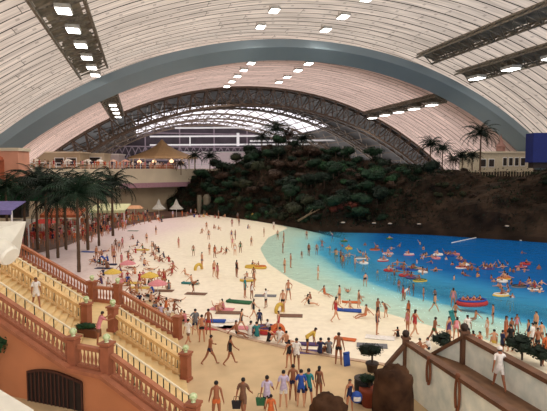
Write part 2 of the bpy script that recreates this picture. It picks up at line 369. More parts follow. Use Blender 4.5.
ms2 = N.new('ShaderNodeMixShader'); Lk.new(dm.outputs[0], ms2.inputs[0]); Lk.new(tr.outputs[0], ms2.inputs[1]); Lk.new(sc_.outputs[0], ms2.inputs[2]); Lk.new(ms2.outputs[0], ms.inputs[1]); Lk.new(gl.outputs[0], ms.inputs[2]); Lk.new(ms.outputs[0], N['Material Output'].inputs[0])
tc = N.new('ShaderNodeTexCoord'); nz = N.new('ShaderNodeTexNoise'); nz.inputs['Scale'].default_value = .9; nz.inputs['Detail'].default_value = 5; Lk.new(tc.outputs['Object'], nz.inputs['Vector'])
bp = N.new('ShaderNodeBump'); bp.inputs['Strength'].default_value = 1.0; bp.inputs['Distance'].default_value = .12; Lk.new(nz.outputs['Fac'], bp.inputs['Height']); Lk.new(bp.outputs[0], gl.inputs['Normal']); Lk.new(bp.outputs[0], fr.inputs['Normal'])
def far_y(x):
    for p, q in zip(FARW3[:-1], FARW3[1:]):
        if p.x <= x <= q.x: return p.y + (q.y - p.y) * (x - p.x) / (q.x - p.x)
    return FARW3[0].y if x < FARW3[0].x else FARW3[-1].y
wv = []; wf = []; wd = []; widx = {}
for j in range(ny):
    for i in range(nx):
        if max(sd[j * (nx + 1) + i], sd[(j + 1) * (nx + 1) + i + 1], sd[j * (nx + 1) + i + 1], sd[(j + 1) * (nx + 1) + i]) < -.5 or gy0 + j * st > far_y(gx0 + i * st) + 2: continue
        f = []
        for a_, c_ in ((i, j), (i + 1, j), (i + 1, j + 1), (i, j + 1)):
            k = c_ * (nx + 1) + a_
            if k not in widx: widx[k] = len(wv); wv.append((vs[k][0], vs[k][1], WZ)); wd.append(max(0, WZ - vs[k][2]))
            f.append(widx[k])
        wf.append(f)
wme = bpy.data.meshes.new('water'); wme.from_pydata(wv, [], wf); at2 = wme.attributes.new('depth', 'FLOAT', 'POINT'); at2.data.foreach_set('value', wd); wme.materials.append(wm)
struct_o = bpy.data.objects.new('water', wme); COL.objects.link(struct_o); struct(struct_o)
# tan plaza, laid just over the sand
PLZ = [(150, 300), (172, 312), (200, 323), (240, 337), (290, 349), (340, 358), (392, 366), (420, 374), (470, 392), (560, 430)]
b = MB(); top = [at(x, y, .03) for x, y in PLZ]; ring = top + [Vector((14, 2, .03)), Vector((-16, 2, .03)), Vector((-16, 38, .03))]; ring = ring[::-1]
k = len(ring); b.add(ring + [v - Vector((0, 0, .1)) for v in ring], [tuple(range(k))[::-1]] + [(i, (i + 1) % k, k + (i + 1) % k, k + i) for i in range(k)])
struct(b.obj('floor_plaza', mat('tan_paving', lin(204, 176, 136), var=.07, scale=.8)))
b = MB()
for p, q in zip(top[2:-2], top[3:-1]): b.bar(p + Vector((0, 0, .01)), q + Vector((0, 0, .01)), .3, .07)
struct(b.obj('trim_kerb', mat('kerb_stone', lin(190, 160, 135), var=.1)))
# dark-paved promenade strip on the left behind the sand
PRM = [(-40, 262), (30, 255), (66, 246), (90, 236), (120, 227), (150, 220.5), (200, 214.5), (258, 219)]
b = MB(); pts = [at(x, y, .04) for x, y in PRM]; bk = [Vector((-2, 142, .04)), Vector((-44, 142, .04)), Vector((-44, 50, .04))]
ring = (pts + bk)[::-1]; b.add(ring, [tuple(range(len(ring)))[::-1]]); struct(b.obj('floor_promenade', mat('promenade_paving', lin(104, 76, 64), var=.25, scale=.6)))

# ------------------------------------------------------------------ rock hill behind the pool
m_rock = mat('dark_brown_rock', lin(62, 48, 38), rough=.95, scale=.35, bump=.9, col2=lin(22, 18, 15), spec=.1)
m_rock2 = mat('boulder_rock', lin(84, 58, 40), rough=.95, scale=1.2, bump=1.0, col2=lin(34, 22, 16), spec=.1)
HC = [  # column: pixel x, then (pixel y, distance) for foot, lower slope, upper slope, crest, back
    (168, (213, 124), (204, 127), (194, 131), (186, 135), (182, 150)),
    (195, (214, 119), (202, 122), (186, 126), (177, 130), (176, 150)),
    (228, (218, 109), (204, 112), (184, 118), (167, 124), (168, 150)),
    (258, (221.5, 101), (206, 104), (176, 111), (151, 119), (160, 150)),
    (285, (225, 95), (204, 99), (170, 108), (146, 116), (155, 150)),
    (315, (229, 88), (202, 93), (172, 104), (150, 113), (157, 150)),
    (345, (231.5, 85), (203, 89), (178, 100), (158, 110), (163, 145)),
    (385, (232.2, 84), (203, 87), (181, 95), (164, 105), (168, 140)),
    (420, (233, 82.5), (203, 85), (185, 89), (171.5, 94), (170, 135)),
    (455, (235, 80), (203, 82), (187, 86), (173, 91), (170, 130)),
    (500, (238, 76.5), (204, 79), (187, 83), (173.5, 88), (170, 125)),
    (550, (241, 73), (205, 76), (188, 80), (174, 84), (170, 115)),
    (640, (246, 68), (206, 71), (189, 75), (175, 79), (170, 105))]
HP = [[atd(c[0], py, d) for py, d in c[1:]] for c in HC]
def cat(a, b_, c, d, t): return .5 * ((2 * b_) + (c - a) * t + (2 * a - 5 * b_ + 4 * c - d) * t * t + (3 * b_ - a - 3 * c + d) * t ** 3)
def hill(u, v, rough=True):
    """u along the hill 0..12, v up the slope 0..4"""
    i = min(len(HP) - 2, int(u)); fu = u - i; j = min(3, int(v)); fv = v - j
    f = lambda jj: cat(HP[max(i - 1, 0)][jj], HP[i][jj], HP[i + 1][jj], HP[min(i + 2, len(HP) - 1)][jj], fu)
    P = f(j).lerp(f(j + 1), fv)
    if rough:
        n = noise.fractal(P * .16, 1.0, 2.2, 4); k = min(1, v * 1.5); P = P + Vector((0, -1, 0)) * n * 2.6 * k + Vector((0, 0, 1)) * n * (1.1 if v < 3 else .5) * k
    return P
nu, nv = 150, 44
vs = [hill(12 * i / nu, 4 * j / nv) for j in range(nv + 1) for i in range(nu + 1)]
for i in range(nu + 1): vs[i] = vs[i] - Vector((0, 0, 2.5))
fs = [(j * (nu + 1) + i, j * (nu + 1) + i + 1, (j + 1) * (nu + 1) + i + 1, (j + 1) * (nu + 1) + i) for j in range(nv) for i in range(nu)]
b = MB(); b.add(vs, fs); struct(b.obj('hill', m_rock))
# dark retaining wall with small lamps at the water's edge
b = MB()
for p, q in zip(FARW3[1:-1], FARW3[2:]):
    B = [(p.x, p.y + .6, -2.4), (q.x, q.y + .6, -2.4), (q.x, q.y + 1.4, -2.4), (p.x, p.y + 1.4, -2.4)]; b.hexa(B, [(v[0], v[1], 1.6) for v in B])
struct(b.obj('wall_pool_edge', mat('dark_wet_stone', lin(34, 30, 26), rough=.6, scale=1.2, bump=.5)))

# ------------------------------------------------------------------ plants
m_trunk = mat('palm_bark', lin(88, 66, 48), scale=6, bump=.4); m_bark = mat('tree_bark', lin(70, 52, 40), scale=5, bump=.4)
GREENS = [mat('leaf_green_' + w, lin(*c), rough=.7, var=.35, scale=1.5, spec=.2) for w, c in
          (('dark', (18, 34, 22)), ('mid', (26, 50, 32)), ('fresh', (42, 76, 46)), ('olive', (46, 50, 32)), ('brown', (60, 44, 34)), ('red', (92, 42, 32)))]
def frond(b, base, az, L, rise, droop, wid, m=0, n=9):
    pts = []; p = Vector(base); el = rise
    for i in range(n + 1):
        pts.append(p.copy()); p = p + Vector((math.cos(az) * math.cos(el), math.sin(az) * math.cos(el), math.sin(el))) * (L / n); el -= droop / n * (1 + i * .12)
    b.tube(pts, [wid * .07 * (1 - i / (n + 2)) + .008 for i in range(n + 1)], 4, m, cap=False)
    side = Vector((-math.sin(az), math.cos(az), 0))
    for i in range(1, n + 1):
        t = i / n; w = 1.25 * wid * math.sin(PI * min(1, .15 + t * .85)) ** .6 * (1.05 - .5 * t); d = (pts[i] - pts[i - 1])
        for k in (0, .5):
            q = pts[i - 1] + d * k
            for sg in (-1, 1):
                tip = q + side * sg * w + d * 1.1 - Vector((0, 0, w * .45)); b.add([q, q + d * .32, tip], [(0, 1, 2)], m)
def palm_meshes(seed, nf, L):
    r = random.Random(seed); b = MB()
    for i in range(nf):
        az = i * 2.399 + r.uniform(-.2, .2); el = 1.35 - 1.5 * i / nf + r.uniform(-.1, .1)
        frond(b, (0, 0, 0), az, L * r.uniform(.85, 1.1), el, r.uniform(1.1, 1.7), L * .2)
    return b.mesh('fronds', GREENS[0])
FR = [palm_meshes(i, 26, 3.1) for i in range(3)]
def trunk_mesh():
    b = MB(); n = 14; pts = []; rs = []
    for i in range(n + 1):
        t = i / n; pts.append((.03 * math.sin(t * 3), 0, t)); rs.append((.17 - .06 * t) * (1.12 if i % 2 else 1.0))
    b.tube(pts, rs, 8); return b.mesh('trunk', m_trunk, True)
TRM = trunk_mesh()
def palm(P, H, sc, label, group, g=0, k=0):
    e = empty('palm_tree', P, rnd.uniform(0, 6)); tag(e, label, 'palm tree', group)
    inst('trunk', TRM, e, sc=(sc * .75, sc * .75, H)); inst('fronds', FR[k % 3], e, (0.01, 0, H - .05), 0, sc, [GREENS[g]]); return e
def foliage_mesh(seed, nb=6, leaves=420, flat=.75):
    r = random.Random(seed); b = MB(); blobs = []
    for i in range(nb):
        c = Vector((r.uniform(-.5, .5), r.uniform(-.5, .5), r.uniform(-.25, .4) * flat)); q = r.uniform(.38, .58); blobs.append((c, q))
        b.ball(c, q * .85, 8, 0, 1, 1, flat, .5, seed + i)
    for i in range(leaves):
        c, q = r.choice(blobs); v = Vector((r.gauss(0, 1), r.gauss(0, 1), r.gauss(0, 1))).normalized(); p = c + Vector((v.x * q, v.y * q, v.z * q * flat)) * r.uniform(.9, 1.2)
        t = Vector((r.gauss(0, 1), r.gauss(0, 1), r.gauss(0, 1))).normalized(); x = v.cross(t).normalized() * .075; y = (v * .3 + x.cross(v).normalized()) * .085
        b.add([p - x, p + y * .2 - x * .1, p + x, p + y * 1.6], [(0, 1, 2, 3)], 0)
    return b.mesh('foliage', GREENS[0])
FOL = [foliage_mesh(11 + i) for i in range(5)]
b = MB(); b.tube([(0, 0, -.3), (.03, 0, .4), (-.02, .03, 1.0)], [.07, .055, .035], 7); b.tube([(0, 0, .5), (.2, .1, .95)], [.035, .02], 5); b.tube([(0, 0, .45), (-.22, -.08, .9)], [.035, .02], 5); TT = b.mesh('trunk', m_bark, True)
GN = ['dark green', 'deep green', 'fresh green', 'olive', 'brown', 'reddish']
def tree(P, r, hgt, g, where, kind):
    e = empty('leafy_tree' if kind == 'tree' else 'shrub', P, rnd.uniform(0, 6))
    word = {'tree': 'bushy tree', 'bush': 'low shrub'}[kind]
    tag(e, '%s %s %s' % (GN[g], word, where), 'tree' if kind == 'tree' else 'shrub', 'trees on the hill' if kind == 'tree' else 'shrubs on the hill')
    if kind == 'tree': inst('trunk', TT, e, sc=(hgt * .8, hgt * .8, hgt))
    inst('foliage', FOL[rnd.randrange(5)], e, (0, 0, hgt if kind == 'tree' else r * .3), rnd.uniform(0, 6), (r, r, r * rnd.uniform(.75, 1)), [GREENS[g]])
# tree and shrub cover: denser and greener on the left and the crest, sparse on the right cliff
taken = []
def place(u, v, r, kind, where, gs):
    P = hill(u, v)
    for q, rr in taken:
        if (q - P).length < (r + rr) * .55: return False
    taken.append((P, r)); tree(P - Vector((0, 0, .3)), r, r * rnd.uniform(.8, 1.2), rnd.choice(gs), where, kind); return True
bands = [((.2, 3.4), (.25, 1.2), 36, 'low on the left of the rock hill', (0, 0, 1, 3, 2), (1.0, 2.3)), ((.8, 4.2), (1.2, 2.3), 42, 'halfway up the left of the rock hill', (0, 1, 1, 3, 4), (1.0, 2.4)),
         ((.6, 5.0), (2.3, 3.05), 38, 'near the crest of the rock hill', (0, 0, 1, 3, 4), (1.0, 2.3)), ((3.4, 7.0), (.3, 1.3), 38, 'low in the middle of the rock hill', (0, 1, 1, 3, 0), (1.0, 2.4)),
         ((4.2, 7.4), (1.3, 2.3), 38, 'halfway up the middle of the rock hill', (0, 1, 1, 2, 4), (1.0, 2.4)), ((5.0, 8.2), (2.3, 3.1), 34, 'on the hilltop beside the lattice arch', (0, 1, 1, 2), (1.1, 2.2))]
for (u0, u1), (v0, v1), n, wh, gs, (r0, r1) in bands:
    for i in range(n * 6):
        if n <= 0: break
        r_ = rnd.uniform(r0, r1)
        if place(rnd.uniform(u0, u1), rnd.uniform(v0, v1), r_, 'tree' if r_ > 1.9 else 'bush', wh, gs): n -= 1
for i in range(70):
    place(rnd.uniform(7.2, 11.6), rnd.choice((rnd.uniform(1.2, 2.8), rnd.uniform(2.8, 3.2))), rnd.uniform(.6, 1.2), 'bush', 'on the bare cliff at the pool', (3, 4, 0, 3))
for (x, y, r) in ((336, 212, 1.6), (350, 208, 1.2)):
    P = atd(x, y, 87.5); tree(P, r, 1, 5, 'with red leaves above the pool edge', 'bush')
# undergrowth between the trees: nobody could count it
b = MB(); r5 = random.Random(5)
for i in range(9000):
    u = r5.uniform(.1, 8.0) if i % 8 else r5.uniform(8, 11.8); v = r5.uniform(.12, 3.3); P = hill(u, v)
    for k_ in range(2):
        w = r5.uniform(.18, .42); q = P + Vector((r5.uniform(-.5, .5), r5.uniform(-.7, .1), r5.uniform(-.1, .5))); a_ = r5.uniform(0, 6.3); x = Vector((math.cos(a_), math.sin(a_), r5.uniform(-.3, .3))) * w; y = Vector((r5.uniform(-.5, .5), r5.uniform(-.9, 0), r5.uniform(.2, 1))) * w * 1.4
        b.add([q - x * .5, q + y * .4 - x * .1, q + x * .5, q + y], [(0, 1, 3, 2)] if i % 2 else [(0, 1, 3), (1, 2, 3)], r5.choice((0, 0, 1, 2, 3)))
o = b.obj('undergrowth', [GREENS[0], GREENS[1], GREENS[3], GREENS[4]]); tag(o, 'dark green undergrowth covering the rock hill between the trees', 'undergrowth'); o['kind'] = 'stuff'
# bare branch lying over the rocks
b = MB(); b.tube([atd(298, 221, 89), atd(308, 215, 89.5), atd(320, 209, 90)], [.2, .16, .08], 6); b.tube([atd(308, 215, 89.5), atd(313, 209, 90)], [.1, .05], 5)
tag(b.obj('fallen_branch', mat('pale_wood', lin(110, 92, 70)), smooth=True), 'pale bare branch leaning on the rocks beside the pool', 'branch')
# palms on the right plateau, on the crest and by the terrace
for i, (x, yb, yc, d, s, g, lb) in enumerate((
        (430, 172, 145, 96, 1.05, 0, 'tall dark palm at the left end of the plateau row'), (442, 172, 149, 97, .9, 1, 'shorter palm close beside the tall palm on the plateau'),
        (480, 173, 134, 93, 1.35, 0, 'tallest palm on the plateau, in front of the white building'), (462, 172, 157, 95, .9, 0, 'low dark palm between the palm row and the tallest palm'),
        (472, 172, 156, 96, .8, 0, 'small dark palm just left of the tallest plateau palm'), (453, 172, 160, 98, .8, 4, 'small brownish palm at the foot of the plateau railing'),
        (276, 150, 130, 117, 1.5, 0, 'large dark palm on the crest of the rock hill'), (288, 150, 136, 117, 1.2, 4, 'brownish palm beside the large crest palm'),
        (262, 152, 138, 118, 1.0, 0, 'small palm on the left shoulder of the crest'), (303, 152, 140, 115, 1.1, 0, 'dark palm on the right shoulder of the crest'),
        (210, 173, 157, 127, 1.1, 0, 'slim palm in front of the pale lilac block'), (195, 174, 156, 126, .95, 0, 'slim dark palm beside the tent pavilion'),
        (181, 175, 164, 124, .8, 4, 'short brown palm under the tent pavilion edge'))):
    P = atd(x, yb, d); T = atd(x, yc, d); palm(P, T.z - P.z, s, lb, 'palms on the hill and plateau', g, i)
# tall palms rising from the promenade at the left
for i, (x, yb, yc, d, s, lb) in enumerate((
        (79, 272, 192, 52, 1.0, 'tall palm standing alone on the sand behind the staircase, full trunk visible'), (48, 262, 186, 57, 1.05, 'tall palm with thick trunk behind the upper stair landing'),
        (58, 258, 198, 60, .95, 'palm between the two tall promenade palms, lower crown'), (26, 252, 188, 62, 1.0, 'palm beside the purple awning, dark slim trunk'),
        (66, 250, 182, 68, 1.0, 'palm rising behind the tall palm, against the terrace wall'), (38, 250, 178, 72, 1.0, 'palm farther back above the green signs'),
        (88, 250, 184, 66, 1.05, 'palm right of the tall palm with drooping fronds'), (99, 246, 190, 70, .9, 'short palm at the right edge of the dense palm group'),
        (113, 236, 180, 82, 1.15, 'single slim palm right of the palm group, beside the cream awning'), (8, 256, 186, 60, .95, 'palm at the frame edge over the purple awning'))):
    P = at(x, yb, 0); d = P.y; T = atd(x, yc + 4, d); palm(P, T.z, s * 1.4, lb, 'tall palms on the promenade', 0 if i % 3 else 1, i)

# ------------------------------------------------------------------ terrace and buildings at the left and the far end
m_cream = mat('cream_render', lin(206, 192, 168), var=.06, scale=.3); m_beige = mat('beige_wall', lin(170, 152, 126), var=.08, scale=.3); m_dark = mat('dark_interior', lin(40, 30, 26)); m_lilac = mat('pale_lilac_wall', lin(196, 184, 190), var=.06)
m_pink = mat('pink_stucco', lin(208, 146, 120), var=.08, scale=.5); m_tan = mat('tan_canvas', lin(196, 160, 118), var=.1)
TL = [atd(-60, 168, 62), atd(20, 168, 84), atd(62, 168, 98), atd(120, 168, 114), atd(150, 168.5, 120), atd(182, 169, 127), atd(258, 169, 150)]
def extr(name, pts, z0, z1, m, depth, st_=True):
    b = MB()
    for p, q in zip(pts[:-1], pts[1:]):
        B = [(p.x, p.y, z0), (q.x, q.y, z0), (q.x - depth * .4, q.y + depth, z0), (p.x - depth * .4, p.y + depth, z0)]; b.hexa(B, [(v[0], v[1], z1) for v in B])
    o = b.obj(name, m); return struct(o) if st_ else o
extr('wall_terrace_front', TL, 6.2, 10.2, m_cream, 14)
TL2 = [p + Vector((0, 4, 0)) for p in TL]; extr('wall_terrace_lower', TL2, 0, 6.2, m_beige, 8)
b = MB()
for p, q in zip(TL[:-1], TL[1:]):
    n = max(2, int((q - p).length / 2.2))
    for i in range(n):
        a = p.lerp(q, i / n); c = p.lerp(q, (i + 1) / n); b.bar((a.x, a.y + .2, 11.3), (c.x, c.y + .2, 11.3), .12); b.bar((a.x, a.y + .2, 10.2), (a.x, a.y + .2, 11.3), .1); b.bar((a.x, a.y + .2, 10.75), (c.x, c.y + .2, 10.75), .07)
tag(b.obj('terrace_railing', m_white), 'thin white railing along the edge of the cream upper terrace', 'railing')
struct(extr('trim_terrace_band', [p + Vector((0, -.15, 0)) for p in TL[3:]], 5.9, 7.0, mat('terrace_band', lin(168, 128, 140), var=.1), .5))
def building(name, label, x0, x1, yt, yb, d, dep, m, win=None, wm_=None, roof=None, cat_='building'):
    a = atd(x0, yb, d); c = atd(x1, yb, d); t = atd(x0, yt, d); e = empty(name, ((a.x + c.x) / 2, d, a.z)); tag(e, label, cat_)
    w = (c.x - a.x) / 2; h = t.z - a.z
    b = MB(); b.box((0, dep / 2, h / 2), (2 * w, dep, h)); b.obj('wall', m, e)
    b = MB(); b.box((0, dep / 2, h + .15), (2 * w + .5, dep + .5, .3)); b.obj('roof', roof or m_white, e)
    for (wx0, wy0, wx1, wy1) in (win or ()):
        b = MB(); b.box(((wx0 + wx1 - 1) * w, -.02, (wy0 + wy1) / 2 * h), ((wx1 - wx0) * 2 * w, .12, (wy1 - wy0) * h)); f = b.obj('window_frame', m_white, e)
        b = MB(); b.box(((wx0 + wx1 - 1) * w, -.1, (wy0 + wy1) / 2 * h), ((wx1 - wx0) * 2 * w * .84, .06, (wy1 - wy0) * h * .84)); p = b.obj('pane', wm_ or m_dark, f)
    return e
building('terrace_pavilion', 'long grey and cream flat-roofed pavilion on the upper terrace', 24, 80, 153, 168, 112, 6, m_beige, [(.55, .1, .72, .7), (.76, .1, .95, .7)], roof=m_cream)
building('kiosk_building', 'small cream kiosk with wide dark opening on the terrace', 78, 104, 154.5, 168, 119, 5, m_cream, [(.06, .3, .92, .82)], roof=m_cream)
building('lilac_kiosk', 'small pale lilac block between kiosk and tent', 103, 119, 155, 168, 124, 5, m_lilac)
building('lilac_building', 'wide pale lilac building at the far end behind the slim palms', 176, 275, 152.5, 173, 165, 8, mat('paler_lilac_wall', lin(232, 214, 222), var=.05), [(.58, .72, .66, .95)], mat('violet_glass', lin(70, 50, 110)))  # wall in a paler lilac than the small block
building('white_building', 'white building with a row of dark windows behind the tallest palm', 474, 533, 153, 172, 101, 8, mat('white_render', lin(190, 176, 152), var=.08), [(.48, .3, .55, .78), (.58, .3, .65, .78), (.68, .3, .75, .78), (.78, .3, .86, .78), (.1, .25, .2, .7), (.24, .25, .34, .7)], roof=m_cream)
e = empty('spire', atd(505, 153, 101)); tag(e, 'little pointed spire on the roof of the white building', 'spire')
b = MB(); b.lathe((0, 2, 0), [(.9, .2), (.9, 1.2), (1.1, 1.3), (.5, 2.0), (.15, 3.0), (.03, 3.8)], 8); b.obj('steeple', mat('pinkish_stone', lin(150, 110, 100)), e)
b = MB(); b.lathe((0, 2, 0), [(1.2, .1), (1.2, .3)], 8); b.obj('collar', m_cream, e)
e = empty('billboard', atd(549, 165, 78)); tag(e, 'big royal blue panel box at the end of the plateau', 'panel')
b = MB(); b.box((0, 1.5, 2.6), (4.6, 2.4, 4.4)); b.obj('panel', mat('royal_blue', lin(18, 34, 104), var=.1), e); b = MB(); b.box((0, 1.5, .0), (4.0, 1.6, .9)); b.obj('base', m_dark, e)
b = MB(); n = 30
for i in range(n):
    p = atd(449 + i * 2.8, 171, 92.5 - i * .25); q = atd(449 + (i + 1) * 2.8, 171, 92.5 - (i + 1) * .25); b.bar(p, q, .09); b.bar(p, p - Vector((0, 0, .9)), .07)
tag(b.obj('plateau_railing', m_beige), 'pale railing along the top edge of the dark cliff', 'railing')
# tent pavilion: swept canvas cone on posts
tp = atd(159, 169, 131); tp.z = 10.2; e = empty('tent_pavilion', tp); tag(e, 'tan canvas tent pavilion with pointed top on the terrace', 'tent')
b = MB(); b.lathe((0, 4, 0), [(9.2, 2.6), (8.9, 3.0), (6.2, 3.9), (3.6, 4.9), (1.7, 6.0), (.6, 7.0), (.1, 7.6)], 8); b.obj('canopy', m_tan, e)
for i in range(8):
    t = i * PI / 4; b = MB(); b.bar((8.4 * math.cos(t), 4 + 8.4 * math.sin(t), 0), (8.4 * math.cos(t), 4 + 8.4 * math.sin(t), 2.8), .3); b.obj('post', m_cream, e)
m_warm = emat('warm_lamp', (1.0, .62, .35), 1.6)
for x, z in ((-4.6, 1.7), (-.9, 1.8), (3.4, 1.9), (6.0, 1.4)):
    b = MB(); b.ball((x, 1.2 - 2.4, z), .55, 10, sz=.8); b.bar((x, -1.2, z + .3), (x, -1.2, z + 1.2), .05); b.obj('lantern', m_warm, e)
b = MB(); b.lathe((0, 4.4, 0), [(3.0, .02), (3.0, 1.2), (3.2, 1.3), (0.1, 1.35)], 16); b.obj('bar_counter', m_pink, e)
# small white and orange parasols along the terrace
par_me = MB(); par_me.lathe((0, 0, 0), [(1.25, 2.0), (1.2, 2.1), (.7, 2.4), (.04, 2.65)], 10); PCAN = par_me.mesh('canopy', m_white)
pp = MB(); pp.tube([(0, 0, 0), (0, 0, 2.5)], .035, 6); PPOL = pp.mesh('pole', m_white)
def parasol(P, colr, label, group, sc=1.0):
    e = empty('parasol', P); tag(e, label, 'parasol', group); inst('pole', PPOL, e, sc=sc); inst('canopy', PCAN, e, sc=sc, mats=[colr]); return e
for x, c, nm in ((33, (240, 236, 220), 'white'), (66, (246, 244, 236), 'white'), (86, (240, 236, 228), 'white'), (98, (246, 244, 236), 'white'), (112, (236, 200, 180), 'peach'), (124, (232, 180, 160), 'peach')):
    P = atd(x, 167, 100 + x * .13); P.z = 10.2; parasol(P + Vector((0, 1.2, 0)), C(*c), nm + ' parasol on the upper terrace', 'parasols on the upper terrace', .8)
# pink building with balcony and green signs, far left
P0 = atd(-30, 150, 62); P1 = atd(18, 150, 66); e = empty('pink_building', (P1.x - 3.6, 66, 0)); tag(e, 'pink stuccoed building with arched niche above green signs', 'building')
bx = P0.x - P1.x
b = MB(); b.box((0, 1.5, 10.4), (7.2, 3, 4.2)); b.obj('wall', m_pink, e)
b = MB(); b.box((0, 1.5, 12.7), (7.5, 3.3, .4)); b.obj('cornice', m_cream, e); b = MB(); b.box((0, 1.5, 8.25), (7.5, 3.3, .4)); b.obj('ledge', m_cream, e)
b = MB(); b.box((1.2, -.03, 10.2), (1.2, .12, 2.4)); b.lathe((1.2, -.03, 11.3), [(.6, 0), (.45, .4), (.1, .6)], 10); b.obj('niche', mat('niche_brown', lin(170, 90, 60)), e)
b = MB(); b.box((0, 2, 6.0), (6.6, 2, 4.2)); b.obj('shop_front', m_dark, e)
e = empty('sign_board', (P1.x - 3.0, 64.6, 8.0)); tag(e, 'long green sign board with white lettering blurs below the pink building', 'sign')
b = MB(); b.box((1.6, 0, -1.0), (12.6, .3, 1.5)); b.obj('board', mat('sign_green', lin(20, 92, 52)), e)
for x in (-3.6, -2.9, -1.2, -.5, .3, 1.1):
    b = MB(); b.box((x, -.2, -1.0), (.5, .08, .8)); b.ball((x, -.22, -1.0), .34, 8, sy=.15); b.obj('white_mark', C(225, 240, 228), e)
# awnings and stalls
def awning(x0, x1, y, d, zt, colr, label, cat_='awning', slope=.5, dep=3.0):
    a = atd(x0, y, d); c = atd(x1, y, d); e = empty('awning', ((a.x + c.x) / 2, d, 0)); tag(e, label, cat_); w = (c.x - a.x) / 2; z = a.z
    b = MB(); b.hexa([(-w, -dep / 2, z - .1), (w, -dep / 2, z - .1), (w, dep / 2, z + slope - .1), (-w, dep / 2, z + slope - .1)], [(-w, -dep / 2, z), (w, -dep / 2, z), (w, dep / 2, z + slope), (-w, dep / 2, z + slope)])
    b.obj('canopy', colr, e); b = MB(); b.box((0, -dep / 2, z - .25), (2 * w, .06, .36)); b.obj('valance', colr, e)
    for sx in (-1, 1):
        b = MB(); b.tube([(sx * w * .93, -dep / 2 + .2, 0), (sx * w * .93, -dep / 2 + .2, z - .05)], .09, 8); b.obj('post', m_white, e)
    return e
awning(-8, 19, 209, 52, 4, mat('purple_canvas', lin(112, 104, 160)), 'wide purple awning on a white post beside the palms', slope=.7)
awning(93, 128, 209.5, 92, 3, mat('cream_green_canvas', lin(206, 206, 160)), 'cream and pale green awning over the promenade crowd', slope=.9, dep=4)
awning(44, 84, 214, 80, 3, mat('orange_canvas', lin(176, 92, 52)), 'rusty orange awning behind the palm trunks', slope=.8)
awning(8, 34, 223, 66, 3, C(222, 210, 196), 'off-white awning low behind the leftmost trunks', slope=.4)
for (x, d, c, nm) in ((134, 104, (214, 160, 120), 'orange stall'), (42, 76, (190, 60, 50), 'red stall'), (70, 84, (200, 190, 170), 'pale stall')):
    P = atd(x, 214, d); e = empty('stall', (P.x, d, 0)); tag(e, nm.replace(' stall', '') + ' market stall with counter on the promenade', 'stall')
    b = MB(); b.box((0, 0, .5), (3.2, 1.2, 1.0)); b.obj('counter', C(*c), e); b = MB(); b.hexa([(-1.8, -1, 2.3), (1.8, -1, 2.3), (1.8, 1, 2.3), (-1.8, 1, 2.3)], [(-1.2, -.1, 2.9), (1.2, -.1, 2.9), (1.2, .1, 2.9), (-1.2, .1, 2.9)]); b.obj('canopy', C(*c), e)
    b = MB(); b.tube([(0, .6, 0), (0, .6, 2.4)], .05, 6); b.obj('post', m_white, e)
# two small white peaked tents at the far edge of the sand
for x, lb in ((159, 'small grey-white peaked tent at the back of the sand, left one'), (176.5, 'small grey-white peaked tent at the back of the sand, right one')):
    P = at(x, 217, .04); e = empty('peaked_tent', P); tag(e, lb, 'tent', 'peaked tents behind the beach'); b = MB(); b.lathe((0, 0, 0), [(1.5, 1.7), (1.45, 1.8), (.6, 2.6), (.05, 3.8)], 8); b.obj('canopy', C(176, 172, 164), e)
    b = MB(); b.tube([(0, 0, 0), (0, 0, 1.9)], .06, 6); b.obj('pole', m_white, e)
for x, lb in ((199.5, 'pale standing post beside the foot of the hill'), (207, 'wider pale standing slab beside the foot of the hill')):
    P = at(x, 214, .04); b = MB(); b.lathe((0, 0, 0), [(.5, 0), (.55, 3.6), (.4, 4.3)] if x < 203 else [(.95, 0), (.9, 3.8), (.5, 4.4)], 6); o = b.obj('stone_pillar', C(112, 104, 88), loc=P); tag(o, lb, 'pillar')

# ------------------------------------------------------------------ grand staircase
m_terra = mat('terracotta_balustrade', lin(172, 108, 78), var=.12, scale=2); m_terra2 = mat('pale_balustrade', lin(222, 184, 128), var=.08, scale=2)
m_step = mat('beige_stair_stone', lin(226, 196, 142), var=.08, scale=1.5); m_wallt = mat('orange_tan_render', lin(196, 128, 88), var=.08, scale=.5)
m_green = mat('dark_green_metal', lin(44, 52, 40), rough=.5); m_rail = mat('ivory_handrail', lin(232, 220, 190), rough=.4, var=.03)
m_post = mat('terracotta_post', lin(160, 96, 68), var=.12, scale=2)
LZ = 1.75       # landing level
A_ = {  # plan of the three balustrade lines: (left end of landing, right end of landing, foot)
    'far': (Vector((-11.7, 33.1)), Vector((-9.8, 32.3)), Vector((-5.8, 30.8))),
    'mid': (Vector((-10.1, 27.6)), Vector((-8.45, 26.9)), Vector((-4.25, 24.6))),
    'near': (Vector((-8.65, 22.0)), Vector((-6.95, 21.2)), Vector((-3.05, 19.2)))}
UPD = {'far': Vector((-.955, .297)), 'mid': Vector((-.93, .30)), 'near': Vector((-.94, .34))}
UL = 6.6; US = .44   # length and slope of the upper flight
def upP(k): return A_[k][0] + UPD[k] * UL
UZ = LZ + UL * US
bal = MB(); bal.lathe((0, 0, 0), [(.06, 0), (.06, .06), (.03, .09), (.066, .24), (.07, .32), (.035, .52), (.03, .62), (.055, .67), (.055, .72)], 8)
BAL_T = bal.mesh('baluster', m_terra, True); BAL_P = bal.mesh('baluster_pale', m_terra2, True)
